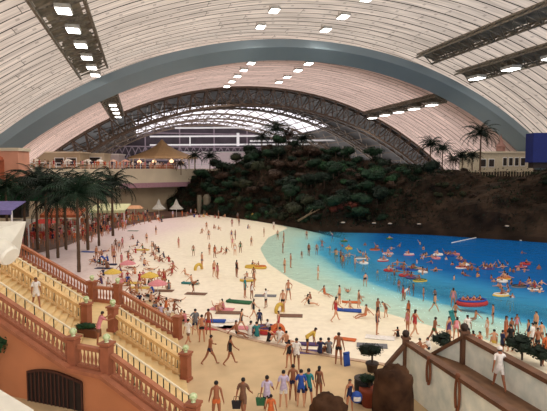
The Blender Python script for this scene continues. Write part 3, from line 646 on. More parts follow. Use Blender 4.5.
def balustrade(p, z0, q, z1, m, bm_, label, group='balustrades of the grand staircase', step=.23, hgt=1.0):
    mid = p.lerp(q, .5); e = empty('balustrade', (mid.x, mid.y, min(z0, z1))); tag(e, label, 'balustrade', group); o = Vector((mid.x, mid.y, min(z0, z1)))
    a = Vector((p.x, p.y, z0)) - o; c = Vector((q.x, q.y, z1)) - o; u = Vector((0, 0, 1)); L = (q - p).length
    b = MB(); b.bar(a + u * (hgt - .06), c + u * (hgt - .06), .24, .17); b.obj('top_rail', m, e)
    b = MB(); b.bar(a + u * .08, c + u * .08, .26, .22); b.obj('bottom_rail', m, e)
    n = max(2, round(L / step))
    for i in range(n): t = (i + .5) / n; inst('baluster', bm_, e, a.lerp(c, t) + u * .17, 0, (1, 1, (hgt - .3) / .72))
    return e
def newel(P2, z0, z1, label, m=None, w=.4, lamp=True):
    e = empty('newel_post', (P2.x, P2.y, z0)); tag(e, label, 'post', 'newel posts of the grand staircase'); h = z1 - z0; rz = -.35
    b = MB(); b.box((0, 0, h / 2), (w, w, h), rz); b.box((0, 0, .08), (w + .1, w + .1, .16), rz); b.obj('shaft', m or m_post, e)
    b = MB(); b.box((0, 0, h + .04), (w + .14, w + .14, .09), rz); b.box((0, 0, h - .1), (w + .06, w + .06, .06), rz); b.obj('cap', m or m_post, e)
    if lamp:
        b = MB(); b.lathe((0, 0, h + .08), [(.1, 0), (.06, .06), (.12, .1)], 10); b.ball((0, 0, h + .3), .16, 12, sz=.9); b.obj('lamp_globe', mat_globe, e)
mat_globe = mat('frosted_green_white_glass', lin(232, 238, 204), rough=.3, var=.2, scale=8, col2=lin(150, 180, 110))
# landing, flights and the solid body
b = MB()
def poly_prism(b, pts, z0, z1):
    k = len(pts); a = sum(p.x * q.y - q.x * p.y for p, q in zip(pts, pts[1:] + pts[:1]))
    if a < 0: pts = pts[::-1]
    b.add([(p.x, p.y, z0) for p in pts] + [(p.x, p.y, z1) for p in pts], [tuple(range(k))[::-1], tuple(range(k, 2 * k))] + [(i, (i + 1) % k, k + (i + 1) % k, k + i) for i in range(k)])
poly_prism(b, [A_['far'][0], A_['far'][1], A_['mid'][1], A_['near'][1], A_['near'][0], A_['mid'][0]], 0, LZ)
ns = 11
for i in range(ns):
    t0, t1 = i / ns, (i + 1) / ns; z = LZ * (1 - (i + 1) / (ns + 1))
    L_ = lambda k, t: A_[k][1].lerp(A_[k][2], t)
    poly_prism(b, [L_('far', t0), L_('far', t1), L_('mid', t1), L_('near', t1), L_('near', t0), L_('mid', t0)], 0, z)
nu_ = 17
for i in range(nu_):
    t0, t1 = i / nu_, (i + 1) / nu_; z = LZ + (UZ - LZ) * (i + 1) / nu_
    L_ = lambda k, t: A_[k][0].lerp(upP(k), t)
    poly_prism(b, [L_('far', t0), L_('far', t1), L_('mid', t1), L_('near', t1), L_('near', t0), L_('mid', t0)], 0, z)
poly_prism(b, [upP('far'), upP('far') + UPD['far'] * 6, upP('near') + UPD['near'] * 6, upP('near')], 0, UZ)
o = b.obj('staircase', m_step); tag(o, 'wide beige stone staircase in two runs coming down to the plaza', 'staircase')
# terracotta wall under the near balustrade with an arched grille
def nearline(t):   # t<0 upper flight metres, 0..1 landing, >1 metres down the lower flight
    A, B, F = A_['near']
    if t < 0: return A + UPD['near'] * (-t), LZ + (-t) * US
    if t <= 1: return A.lerp(B, t), LZ
    d = (F - B); return B + d.normalized() * (t - 1), LZ * (1 - (t - 1) / d.length)
b = MB(); off = Vector((-.35, -.94)) * .12; off2 = off * 2.6
F_len = (A_['near'][2] - A_['near'][1]).length
keys = [-UL - 6, -UL, 0, 1, 1 + F_len]
for t0, t1 in zip(keys[:-1], keys[1:]):
    (p, z0), (q, z1) = nearline(max(t0, -UL)), nearline(max(t1, -UL))
    if t0 < -UL: p = nearline(-UL)[0] + UPD['near'] * 6; z0 = UZ; z1 = UZ
    B = [(*(p + off2), -.05), (*(q + off2), -.05), (*(q - off * .2), -.05), (*(p - off * .2), -.05)]; b.hexa(B, [(B[0][0], B[0][1], z0 + .05), (B[1][0], B[1][1], z1 + .05), (B[2][0], B[2][1], z1 + .05), (B[3][0], B[3][1], z0 + .05)])
struct(b.obj('wall_staircase', m_wallt))
b = MB()
for t0, t1 in zip(keys[1:-1], keys[2:]):
    (p, z0), (q, z1) = nearline(t0), nearline(t1); b.bar((*(p + off2 * 1.1), z0 + .02), (*(q + off2 * 1.1), z1 + .02), .3, .16)
struct(b.obj('trim_stringer', m_terra))
# arched grille in the wall, spanning x 32..78 of the picture
g0, g1 = -2.2, .42; n = 12; e = empty('arched_grille', (*nearline((g0 + g1) / 2)[0], 0)); tag(e, 'dark arched opening with a metal grille in the terracotta staircase wall', 'grille')
o0 = e.location.copy(); b = MB(); zt = lambda u: 1.05 + .5 * math.sin(PI * (.2 + .62 * u))
pts = [nearline(g0 + (g1 - g0) * i / n)[0] + off2 * 1.15 for i in range(n + 1)]
for i in range(n):
    p, q = pts[i], pts[i + 1]; z0, z1 = zt(i / n), zt((i + 1) / n); r_ = off * .25
    b.hexa([Vector((*(p + r_), 0)) - o0, Vector((*(q + r_), 0)) - o0, Vector((*(q - r_), 0)) - o0, Vector((*(p - r_), 0)) - o0], [Vector((*(p + r_), z0)) - o0, Vector((*(q + r_), z1)) - o0, Vector((*(q - r_), z1)) - o0, Vector((*(p - r_), z0)) - o0])
b.obj('opening', m_dark, e); b = MB()
for i in range(n + 1): p = pts[i] + off * .5; b.bar(Vector((*p, 0)) - o0, Vector((*p, zt(i / n))) - o0, .05)
for i in range(n): b.bar(Vector((*(pts[i] + off * .5), zt(i / n))) - o0, Vector((*(pts[i + 1] + off * .5), zt((i + 1) / n))) - o0, .1)
b.obj('bars', mat('rust_brown_metal', lin(70, 36, 24)), e)
b = MB(); pA = nearline(-4.55)[0] + off2 * 1.2; b.bar((*pA, -.05), (*pA, 3.2), .34, .3); struct(b.obj('pillar_wall', m_wallt))
# balustrades
for k, m, bm_, nm in (('far', m_terra, BAL_T, 'far terracotta balustrade'), ('mid', m_terra2, BAL_P, 'middle pale balustrade'), ('near', m_terra, BAL_T, 'near terracotta balustrade')):
    A, B, F = A_[k]; dl = (F - B).normalized(); du = UPD[k]; g = .3
    balustrade(A + du * g, LZ + US * g, upP(k), UZ, m, bm_, nm + ' sloping up along the upper flight')
    balustrade(A + (B - A).normalized() * g, LZ, B - (B - A).normalized() * g, LZ, m, bm_, nm + ' along the short level landing') if k != 'mid' else None
    L = (F - B).length; balustrade(B + dl * g, LZ * (1 - g / L), F - dl * g, LZ * g / L, m, bm_, nm + ' sloping down to the plaza')
    pos = {'far': 'beside the beach crowd', 'mid': 'in the middle of the stairs', 'near': 'above the terracotta wall'}[k]
    newel(A, 0.0 if k == 'near' else LZ, LZ + 1.25, 'terracotta newel post at the upper side of the landing, ' + pos, lamp=True)
    newel(B, 0.0 if k == 'near' else LZ, LZ + 1.25, 'terracotta newel post at the lower side of the landing, ' + pos, lamp=True)
    newel(F, 0, 1.35, 'terracotta newel post at the foot of the stairs, ' + pos, lamp=k != 'far')
    if k != 'near': newel(upP(k) + du * .3, UZ, UZ + 1.25, 'terracotta newel post at the head of the upper flight, ' + pos, lamp=k == 'far')
balustrade(upP('far') + UPD['far'] * .6, UZ, upP('far') + UPD['far'] * 5, UZ, m_terra, BAL_T, 'terracotta balustrade on the level above the upper flight')
# thin metal handrails
def handrail(p, z0, q, z1, label, n):
    e = empty('handrail', (p.x, p.y, z0)); tag(e, label, 'handrail', 'handrails of the grand staircase'); o = Vector((p.x, p.y, z0)); a = Vector((0, 0, 0)); c = Vector((q.x, q.y, z1)) - o; u = Vector((0, 0, 1))
    b = MB(); b.tube([a + u * 1.3, c + u * 1.3], .045, 6); b.obj('rail', m_rail, e)
    for i in range(n + 1): t = i / n; b = MB(); b.tube([a.lerp(c, t), a.lerp(c, t) + u * 1.3], .026, 5); b.obj('upright', m_green, e)
    b = MB(); b.tube([a + u * .12, c + u * .12], .015, 5); b.obj('lower_bar', m_green, e)
inn = {'near': Vector((-.35, .94)) * .9, 'mid': Vector((-.35, .94)) * .8, 'far': Vector((.3, -.9)) * .9}
for k, nm in (('near', 'inside the near balustrade'), ('mid', 'behind the middle balustrade')):
    A, B, F = [p + inn[k] for p in A_[k]]; U_ = upP(k) + inn[k]
    handrail(U_, UZ, A, LZ, 'thin dark handrail on the upper flight, ' + nm, 12); handrail(B, LZ, F, 0.03, 'thin ivory-topped handrail on the lower flight, ' + nm, 14)
# planter with red and green flowers on the landing, by the middle post
P = (A_['mid'][0] + A_['mid'][1]) / 2 + Vector((-.2, -1.2)); e = empty('planter_box', (P.x, P.y, LZ)); e.rotation_euler = (0, 0, -.35); tag(e, 'green-leaved planter box on the stair landing beside the woman', 'planter')
b = MB(); b.box((0, 0, .2), (1.3, .45, .4)); b.obj('box', mat('brown_planter', lin(110, 66, 44)), e); inst('foliage', FOL[1], e, (0, 0, .5), 0, (.75, .42, .35), [GREENS[2]])
# white duct box with two round tubes
e = empty('ventilation_box', atd(-6, 256, 17.5)); z0 = e.location.z; tag(e, 'big white metal box with two round tube ends at the frame edge', 'ventilation box')
mw = mat('white_painted_metal', lin(226, 222, 208), rough=.45, var=.05)
b = MB(); b.hexa([(-1.9, -.7, -1.0), (.45, -.7, -.15), (.45, .8, -.15), (-1.9, .8, -1.0)], [(-1.9, -.7, .95), (.3, -.7, .95), (.75, .8, 1.1), (-1.9, .8, 1.1)]); b.obj('casing', mw, e)
for x, y, z, r, d in ((.42, -.3, .25, .36, (.55, -.2, -.3)), (-.3, -.6, -.8, .38, (.55, -.2, -.35))):
    b = MB(); p = Vector((x, y, z)); dv = Vector(d).normalized(); b.tube([p - dv * .4, p + dv * .38, p + dv * .45], [r, r * 1.0, r * .85], 18); b.obj('tube', mw, e)
b = MB(); b.tube([(-.6, .2, -.6), (-.6, .2, -z0)], .09, 8); b.obj('support', mw, e)
# pale parapet corner at the bottom left, green shrub beside the wall
b = MB(); b.hexa([atd(-30, 380, 14) , atd(34, 420, 12), atd(20, 440, 11), atd(-40, 440, 11)], [v + Vector((0, 0, .25)) for v in (atd(-30, 380, 14), atd(34, 420, 12), atd(20, 440, 11), atd(-40, 440, 11))])
struct(b.obj('trim_white_parapet', mw))
P = at(-6, 340, 2.6); e = empty('leafy_shrub', (P.x, P.y, 0)); tag(e, 'bright green shrub at the frame edge beside the terracotta wall', 'shrub'); inst('foliage', FOL[2], e, (0, 0, 2.3), 0, (1.0, .8, .9), [GREENS[2]])
b = MB(); b.tube([(0, 0, 0), (.05, 0, 2.2)], [.07, .04], 6); b.obj('trunk', m_bark, e)

# ------------------------------------------------------------------ ramp and walls at the right
m_pale = mat('pale_blue_painted_wall', lin(240, 242, 230), var=.16, scale=1.6, col2=lin(202, 212, 204)); m_cope = mat('brown_coping', lin(104, 70, 48), var=.2, scale=2, bump=.3); m_walk = mat('brown_walkway', lin(120, 86, 60), var=.25, scale=1.5)
WK = 2.05
n0, n1 = at(406, 343, 2.3), at(520, 419, 2.3); nE = n0 + (n1 - n0) * 1.25
f0, f1 = at(464, 364, WK), at(547, 414, WK); fE = f0 + (f1 - f0) * 1.3
def wseg(name, p, q, z0, zp, zq, th, m, st_=True):
    b = MB(); d = (q - p); d.z = 0; d.normalize(); nr = Vector((-d.y, d.x, 0)) * th
    B = [Vector((p.x, p.y, z0)), Vector((q.x, q.y, z0)), Vector((q.x, q.y, z0)) + nr, Vector((p.x, p.y, z0)) + nr]; b.hexa(B, [Vector((B[0].x, B[0].y, zp)), Vector((B[1].x, B[1].y, zq)), Vector((B[2].x, B[2].y, zq)), Vector((B[3].x, B[3].y, zp))])
    o = b.obj(name, m); return struct(o) if st_ else o
wseg('wall_ramp_near', n0, nE, 0, 2.22, 2.22, .25, m_pale); b = MB(); b.bar((n0.x + .1, n0.y, 2.3), (nE.x + .1, nE.y, 2.3), .36, .16); struct(b.obj('trim_coping_near', m_cope))
wseg('wall_ramp_far', f0, fE, 0, WK + 1.12, WK + 1.02, .25, m_pale); b = MB(); b.bar((f0.x + .1, f0.y, WK + 1.2), (fE.x + .1, fE.y, WK + 1.1), .36, .16); struct(b.obj('trim_coping_far', m_cope))
b = MB(); poly_prism(b, [Vector((n0.x + .25, n0.y)), Vector((nE.x + .25, nE.y)), fE.xy, f0.xy], 0, WK); struct(b.obj('floor_walkway', m_walk))
# short return walls running back from the two corner posts
l0 = at(386, 366, 1.2); wseg('wall_ramp_return_left', Vector((l0.x, l0.y, 0)), n0, 0, 1.1, 2.2, .2, m_pale); b = MB(); b.bar((l0.x, l0.y, 1.18), (n0.x, n0.y, 2.28), .3, .14); struct(b.obj('trim_coping_left', m_cope))
r0 = at(436, 357, 2.0); wseg('wall_ramp_return_right', Vector((r0.x, r0.y + .3, 0)), f0, 0, 2.0, WK + 1.1, .2, m_pale); b = MB(); b.bar((r0.x, r0.y + .3, 2.05), (f0.x, f0.y, WK + 1.2), .3, .14); struct(b.obj('trim_coping_right', m_cope))
b = MB(); poly_prism(b, [n0.xy + Vector((.2, .1)), f0.xy, Vector((r0.x, r0.y + .3))], 0, WK); struct(b.obj('floor_walkway_corner', m_walk))
for P, zt_, lb in ((n0, 2.75, 'brown corner post with knob at the tip of the near ramp wall'), (f0, 3.65, 'dark brown corner post with knob at the tip of the far ramp wall')):
    e = empty('corner_post', (P.x, P.y + .05, 0)); tag(e, lb, 'post', 'corner posts of the ramp'); b = MB(); b.box((0, 0, (zt_ - .25) / 2), (.26, .26, zt_ - .25)); b.box((0, 0, zt_ - .22), (.38, .38, .1)); b.obj('shaft', m_cope, e); b = MB(); b.ball((0, 0, zt_ - .02), .17, 10); b.obj('knob', mat('dark_knob', lin(50, 34, 26)), e)
# long looped ornaments hung on the pale wall
def ornament(x, y, hpx, label, side):
    dd = (nE - n0); dd.z = 0; dd.normalize(); nr = Vector((dd.y, -dd.x, 0)) * (1 if side else 1)
    r = ray(x, y); t = 0; E0 = Vector((0, 0, EYE)); nn = Vector((dd.y, -dd.x, 0)); t = (Vector((n0.x, n0.y, 0)) - E0).dot(nn) / r.dot(nn); P = E0 + r * t
    e = empty('wall_ornament', P); tag(e, label, 'ornament', 'ornaments on the ramp wall'); pr = nn * .07; h = hpx; b = MB(); k = 24
    pts = [Vector(dd) * (.14 * math.cos(2 * PI * i / k)) + Vector((0, 0, h * math.sin(2 * PI * i / k))) + pr for i in range(k + 1)]; b.tube(pts, .055, 6, cap=False); b.obj('loop', mat('rust_brown', lin(126, 76, 48)), e)
    b = MB(); b.ball(pr + Vector((0, 0, h + .08)), .1, 8); b.obj('boss', M_.setdefault('boss', mat('rust_boss', lin(110, 64, 40))), e)
ornament(430, 372, .52, 'long rust-brown looped ornament on the pale wall near the corner post', 0); ornament(459, 394, .66, 'larger rust-brown looped ornament farther along the pale wall', 0)
# boulders
def boulder(P, r, h, seed, label, m=m_rock2):
    b = MB(); n = 22; k = 14; vs = []; c = Vector((0, 0, 0))
    for i in range(k + 1):
        a = (PI * .62) * i / k
        for j in range(n):
            t = 2 * PI * j / n; v = Vector((math.sin(a) * math.cos(t), math.sin(a) * math.sin(t), math.cos(a))); q = 1 + .22 * noise.fractal(v * 2.0 + Vector((seed, 0, 0)), 1, 2, 4)
            vs.append((v.x * r * q, v.y * r * q, h * .68 + v.z * h * .32 * q if v.z > 0 else max(0, h * .68 + v.z * h * 1.9)))
    b.add(vs, [(i * n + j, (i + 1) * n + j, (i + 1) * n + (j + 1) % n, i * n + (j + 1) % n) for i in range(k) for j in range(n)])
    o = b.obj('boulder', m, smooth=True, loc=P); tag(o, label, 'rock', 'boulders in the foreground'); return o
boulder(Vector((4.85, 20.5, 0)), .8, 2.35, 3, 'tall dark brown boulder standing in front of the pale ramp wall')
boulder(Vector((2.1, 19.2, 0)), .72, 1.72, 9, 'rounded brown boulder at the bottom edge beside the child with the ball')
boulder(Vector((1.35, 18.8, 0)), .6, .95, 15, 'low brown boulder at the bottom edge, left of the rounded one')
# potted palm, dark bin, terracotta pot
def pot(P, r, h, colr, label, fol, g=1):
    e = empty('potted_plant', P); tag(e, label, 'potted plant', 'potted plants by the ramp'); b = MB(); b.lathe((0, 0, 0), [(r * .7, 0), (r * .95, h * .8), (r * 1.08, h * .82), (r * 1.05, h), (r * .85, h)], 14); b.obj('pot', colr, e, True)
    inst('foliage', FOL[3], e, (0, 0, h + fol * .8), 1, (fol, fol, fol * .8), [GREENS[g]]); b = MB(); b.tube([(0, 0, h * .8), (0, 0, h + fol * .6)], .05, 6); b.obj('stem', m_bark, e)
pot(at(372, 372), .32, .5, mat('dark_pot', lin(60, 44, 36)), 'round dark bush in a pot at the edge of the plaza', .8, 0)
pot(Vector((4.15, 21.9, 0)), .42, .85, mat('brick_red_pot', lin(150, 70, 46)), 'slim green plant in a big brick-red pot beside the bin', .5, 1)
e = empty('bin', at(363.5, 402)); tag(e, 'black barrel-shaped bin on the plaza behind the child with the ball', 'bin'); b = MB(); b.lathe((0, 0, 0), [(.36, 0), (.42, .3), (.42, .95), (.4, 1.05)], 16); b.obj('barrel', mat('black_plastic', lin(30, 28, 28)), e, True); b = MB(); b.lathe((0, 0, 1.05), [(.43, 0), (.43, .06), (.3, .1)], 16); b.obj('lid', C(52, 46, 44), e)
# dark clipped shrubs at the right edge behind the ramp
for P, r, lb in ((at(522, 360), 1.0, 'large black-green round shrub in the crowd behind the ramp'), (at(444, 352), .8, 'dark spiky shrub behind the near ramp wall'), (at(541, 366), .8, 'dark green shrub at the right frame edge')):
    e = empty('shrub', P); tag(e, lb, 'shrub', 'shrubs behind the ramp'); inst('foliage', FOL[0], e, (0, 0, r * .8), .4, (r, r, r * .9), [GREENS[0]]); b = MB(); b.tube([(0, 0, 0), (0, 0, r * .8)], .06, 6); b.obj('stem', m_bark, e)

# ------------------------------------------------------------------ people
def rotv(p, e): return p
def fig(pose):
    """joint positions of a 1.7 m adult facing -Y; returns nodes, edges with bone names, radii"""
    g = lambda k, d=0.0: pose.get(k, d)
    lean = math.radians(g('lean')); N = {}; R = {}; E_ = []
    def put(n, p, r, par=None, bone=None):
        N[n] = Vector(p); R[n] = r
        if par: E_.append((par, n, bone))
    f = g('fem', 0)
    up = lambda L, l=lean: Vector((0, -math.sin(l) * L, math.cos(l) * L))
    put('pel', (0, 0, 0), .118)
    put('waist', up(.17), .098 - .008 * f, 'pel', 'T0'); put('chest', up(.34), .118, 'waist', 'T1'); put('nb', up(.48), .085, 'chest', 'T2')
    hl = lean * .5 + math.radians(g('head')); ht = math.radians(g('turn'))
    hd = Vector((math.sin(ht) * .02, -math.sin(hl), math.cos(hl)))
    put('neck', N['nb'] + hd * .075, .05, 'nb', 'neck'); put('head', N['neck'] + hd * .1 + Vector((0, -.012, 0)), .082, 'neck', 'head'); put('crown', N['head'] + hd * .085, .07, 'head', 'head')
    def direc(p, ab, sd):
        p = math.radians(p); ab = math.radians(ab); return Vector((sd * math.sin(ab), -math.sin(p) * math.cos(ab), -math.cos(p) * math.cos(ab)))
    for sd, S_ in ((1, 'l'), (-1, 'r')):
        sh = N['nb'] + Vector((sd * (.165 - .015 * f), 0, 0)) - up(.035); put('sh' + S_, sh, .052, 'nb', 'clav')
        p, ab, el, rot = pose.get('arm' + S_, (0, 12, 10, 0)); p += math.degrees(lean) * .3
        eb = sh + direc(p, ab, sd) * .28; put('el' + S_, eb, .038, 'sh' + S_, 'uarm')
        wr = eb + direc(p + el, ab - rot, sd) * .25; put('wr' + S_, wr, .026, 'el' + S_, 'farm'); hdv = (wr - eb).normalized(); put('hand' + S_, wr + hdv * .075, .03, 'wr' + S_, 'hand')
        hp = Vector((sd * .088, 0, -.04)); put('hip' + S_, hp, .086 + .006 * f, 'pel', 'hip')
        tp_, tab, kn = pose.get('leg' + S_, (0, 4, 4)); k = hp + direc(tp_, tab, sd) * .42; put('kn' + S_, k, .055, 'hip' + S_, 'thigh')
        mid = k + direc(tp_ - kn, tab * .5, sd) * .14; put('calf' + S_, mid, .05, 'kn' + S_, 'shin')
        an = k + direc(tp_ - kn, tab * .5, sd) * .41; put('an' + S_, an, .034, 'calf' + S_, 'shin')
        fa = pose.get('foot', 0) + (tp_ - kn) * .0; fd = direc(90 + (tp_ - kn) * g('footfollow', .4) , 6, sd); put('toe' + S_, an + fd * .15 + Vector((0, 0, -.035)), .028, 'an' + S_, 'foot')
    # whole-body pitch (lying), then drop onto the ground
    pr = math.radians(g('pitch')); Rm = Matrix.Rotation(pr, 3, 'X'); ryz = Matrix.Rotation(math.radians(g('roll')), 3, 'Y')
    for n in N: N[n] = ryz @ (Rm @ N[n])
    mn = min(N[n].z - R[n] * .95 for n in N)
    for n in N: N[n].z -= mn
    HD = (Rm @ hd).normalized(); FD = (Rm @ Vector((math.sin(ht), -math.cos(hl) * math.cos(ht), -math.sin(hl)))).normalized()
    return N, R, E_, HD, FD
def skin_mesh(N, R, E_, sub):
    me = bpy.data.meshes.new('t'); names = list(N); idx = {n: i for i, n in enumerate(names)}
    me.from_pydata([tuple(N[n]) for n in names], [(idx[a], idx[b_]) for a, b_, _ in E_], [])
    bm = bmesh.new(); bm.from_mesh(me); ly = bm.verts.layers.skin.verify(); bm.verts.ensure_lookup_table()
    for n in names: bm.verts[idx[n]][ly].radius = (R[n], R[n]); bm.verts[idx[n]][ly].use_root = (n == 'pel')
    bm.to_mesh(me); bm.free()
    o = bpy.data.objects.new('t', me); COL.objects.link(o); md = o.modifiers.new('s', 'SKIN'); md.use_smooth_shade = True; sb = o.modifiers.new('u', 'SUBSURF'); sb.levels = sub; sb.render_levels = sub
    dg = bpy.context.evaluated_depsgraph_get(); dg.update(); out = bpy.data.meshes.new_from_object(o.evaluated_get(dg))
    bpy.data.objects.remove(o); bpy.data.meshes.remove(me); return out
def regions(me, N, E_, HD, FD):
    """per face: nearest bone and position along it"""
    res = []; segs = [(N[a], N[b_], bone) for a, b_, bone in E_]
    for p in me.polygons:
        c = p.center; best = None
        for a, b_, bone in segs:
            ab = b_ - a; t = max(0, min(1, (c - a).dot(ab) / max(ab.length_squared, 1e-9))); d = (c - (a + ab * t)).length
            if best is None or d < best[0]: best = (d, bone, t)
        _, bone, t = best; hc = c - N['head']; res.append((bone, t, hc.dot(HD), hc.dot(FD)))
    return res
def in_hair(r, long_=False): return (r[0] == 'head' and ((r[2] > .045) or (r[3] < .012 and r[2] > -.05) or (r[2] > .015 and r[3] < .05))) or (long_ and r[0] in ('neck', 'head') and r[3] < .0)
GAR = {'shorts': lambda r: r[0] in ('hip',) or (r[0] == 'T0' and r[1] < .55) or (r[0] == 'thigh' and r[1] < .5),
       'trunks': lambda r: r[0] in ('hip',) or (r[0] == 'T0' and r[1] < .35) or (r[0] == 'thigh' and r[1] < .16),
       'suit': lambda r: r[0] in ('hip', 'T0', 'T1') or (r[0] == 'T2' and r[1] < .75) or (r[0] == 'thigh' and r[1] < .08),
       'bikini': lambda r: r[0] in ('hip',) or (r[0] == 'T0' and r[1] < .25) or (r[0] == 'T1' and r[1] > .55) or (r[0] == 'T2' and r[1] < .35),
       'shirt': lambda r: r[0] in ('T0', 'T1', 'T2', 'clav') or r[0] == 'hip' or (r[0] == 'uarm' and r[1] < .7) or (r[0] == 'thigh' and r[1] < .12),
       'trousers': lambda r: r[0] in ('hip', 'thigh') or (r[0] == 'shin') or (r[0] == 'T0' and r[1] < .4)}
def shell(me, sel, off, name, m):
    vs = []; mp = {}; fs = []
    for p in me.polygons:
        if not sel[p.index]: continue
        f = []
        for vi in p.vertices:
            if vi not in mp: v = me.vertices[vi]; mp[vi] = len(vs); vs.append(v.co + v.normal * off)
            f.append(mp[vi])
        fs.append(f)
    o = bpy.data.meshes.new(name); o.from_pydata([tuple(v) for v in vs], [], fs); o.materials.append(m); o.polygons.foreach_set('use_smooth', [True] * len(fs)); return o
SKIN0 = mat('skin_warm', lin(184, 124, 90), rough=.6, var=.05); SKINS = [SKIN0, mat('skin_tan', lin(150, 94, 64), rough=.6, var=.05), mat('skin_light', lin(206, 152, 118), rough=.6, var=.05)]
HAIR = [mat('hair_black', lin(26, 20, 18), var=.1), mat('hair_brown', lin(58, 36, 24), var=.1)]
m_eye = mat('eye_dark', lin(24, 18, 16)); m_lip = mat('lip_red', lin(150, 70, 60))
PAL = {'red': (176, 48, 48), 'navy': (26, 32, 72), 'black': (22, 21, 24), 'white': (232, 226, 220), 'blue': (36, 76, 160), 'teal': (36, 122, 124), 'pink': (212, 132, 138), 'orange': (206, 104, 52), 'yellow': (214, 178, 76), 'green': (42, 100, 64), 'purple': (84, 62, 108), 'lilac': (196, 182, 208), 'brown': (116, 80, 60), 'grey': (112, 112, 116)}
def cloth(c): return C(*PAL[c], name='cloth_' + c, scale=8)
POSES = {
 'stand': dict(armr=(-5, 12, 12, 0), arml=(8, 12, 14, 0), legl=(3, 5, 3), legr=(-3, 4, 3)),
 'hips': dict(arml=(-15, 42, 60, 70), armr=(5, 10, 12, 0), legl=(4, 9, 3), legr=(-2, 7, 3)),
 'walk': dict(lean=4, arml=(-22, 10, 18, 0), armr=(26, 10, 24, 0), legl=(26, 3, 6), legr=(-18, 3, 26)),
 'stride': dict(lean=7, arml=(30, 10, 35, 0), armr=(-26, 10, 22, 0), legl=(-24, 3, 22), legr=(30, 3, 10)),
 'bend': dict(lean=62, head=-15, arml=(-25, 8, 10, 0), armr=(-20, 8, 14, 0), legl=(10, 6, 16), legr=(2, 6, 12)),
 'sit': dict(lean=-14, head=12, arml=(-42, 18, 4, 0), armr=(-40, 18, 6, 0), legl=(84, 8, 12), legr=(92, 10, 34), footfollow=1),
 'knees': dict(lean=16, head=-6, arml=(52, 10, 24, 0), armr=(50, 8, 28, 0), legl=(122, 8, 100), legr=(126, 10, 104), footfollow=.5),
 'lie': dict(pitch=90, arml=(-160, 30, 30, 0), armr=(4, 18, 10, 0), legl=(4, 5, 6), legr=(20, 6, 40), footfollow=0),
 'prone': dict(pitch=-84, lean=-12, head=-16, arml=(60, 30, 70, 20), armr=(62, 30, 68, 20), legl=(0, 6, 2), legr=(0, 6, 14), footfollow=-.4),
 'recline': dict(pitch=-38 + 76, lean=8, head=24, arml=(-40, 20, 20, 0), armr=(-36, 20, 24, 0), legl=(44, 6, 4), legr=(60, 8, 44), footfollow=1),
 'arms': dict(arml=(10, 78, 8, -6), armr=(8, 80, 8, -8), legl=(3, 6, 3), legr=(-3, 6, 3)),
 'raise': dict(arml=(150, 20, 10, 0), armr=(18, 40, 30, 0), legl=(8, 6, 5), legr=(-6, 6, 6)),
 'lean_rail': dict(lean=22, arml=(60, 12, 40, 0), armr=(52, 12, 46, 0), legl=(2, 4, 3), legr=(-6, 4, 3)),
 'float': dict(lean=10, head=-14, arml=(62, 34, 26, 20), armr=(70, 36, 20, 20), legl=(30, 10, 40), legr=(12, 10, 30))}
CACHE = {}
def fingers(b, N, S_):
    w, h = N['wr' + S_], N['hand' + S_]; d = (h - w).normalized(); sx = 1 if S_ == 'l' else -1
    side = Vector((0, -1, 0)) - d * d.dot(Vector((0, -1, 0)))
    if side.length < .2: side = Vector((0, 0, 1)) - d * d.z
    side.normalize(); inn_ = side.cross(d).normalized() * -sx
    for i, L in enumerate((.066, .075, .07, .055)):
        q = w + d * .07 + side * (.024 - .016 * i); p1 = q + d * L * .45; p2 = p1 + (d * .8 + inn_ * .5).normalized() * L * .3; p3 = p2 + (d * .5 + inn_ * .8).normalized() * L * .3; b.tube([q, p1, p2, p3], [.0095, .009, .008, .006], 6)
    q = w + d * .03 + side * .02; b.tube([q, q + (d * .7 + side * .8).normalized() * .035, q + (d * .9 + side * .55).normalized() * .065], [.012, .010, .007], 6)
def figure(pose, fem, hi):
    k = (pose, fem, hi)
    if k in CACHE: return CACHE[k]
    p = dict(POSES[pose]); p['fem'] = fem; N, R, E_, HD, FD = fig(p); me = skin_mesh(N, R, E_, 1); rg = regions(me, N, E_, HD, FD)
    out = {'N': N}
    if hi:
        b = MB(); b.add([v.co for v in me.vertices], [tuple(q.vertices) for q in me.polygons]); SD = HD.cross(FD)
        for S_ in 'lr': fingers(b, N, S_)
        hc = N['head']
        b.ball(hc + FD * .086 - HD * .008, .017, 6, 0, .8, .9, 1.2)
        for sg in (-1, 1): b.ball(hc + SD * sg * .08 - HD * .005, .02, 6, 0, .6, .8, 1.2); b.ball(hc + FD * .076 + SD * sg * .03 + HD * .012, .009, 6, 1)
        b.ball(hc + FD * .074 - HD * .04, .016, 6, 2, 1, .6, .35)
        out['body'] = b.mesh('person', [SKIN0, m_eye, m_lip], True)
        out['hair'] = shell(me, [in_hair(r, fem) for r in rg], .014, 'hair', HAIR[0])
        for gname, fn in GAR.items(): out[gname] = shell(me, [fn(r) for r in rg], .013 if gname == 'shirt' else .009, gname, cloth('navy'))
        bpy.data.meshes.remove(me)
    else:
        me.materials.clear()
        for m in (SKIN0, HAIR[0], cloth('navy'), cloth('white')): me.materials.append(m)
        for key, lst in (('trunks', ('trunks',)), ('suit', ('suit',)), ('bikini', ('bikini',)), ('shirt', ('trunks', 'shirt')), ('shorts', ('shorts',))):
            m2 = me.copy()
            for i, r in enumerate(rg):
                mi = 0
                if in_hair(r, fem): mi = 1
                else:
                    for gi, gn in enumerate(lst):
                        if GAR[gn](r): mi = 2 + gi
                m2.polygons[i].material_index = mi
            m2.polygons.foreach_set('use_smooth', [True] * len(m2.polygons)); out[key] = m2
    CACHE[k] = out; return out
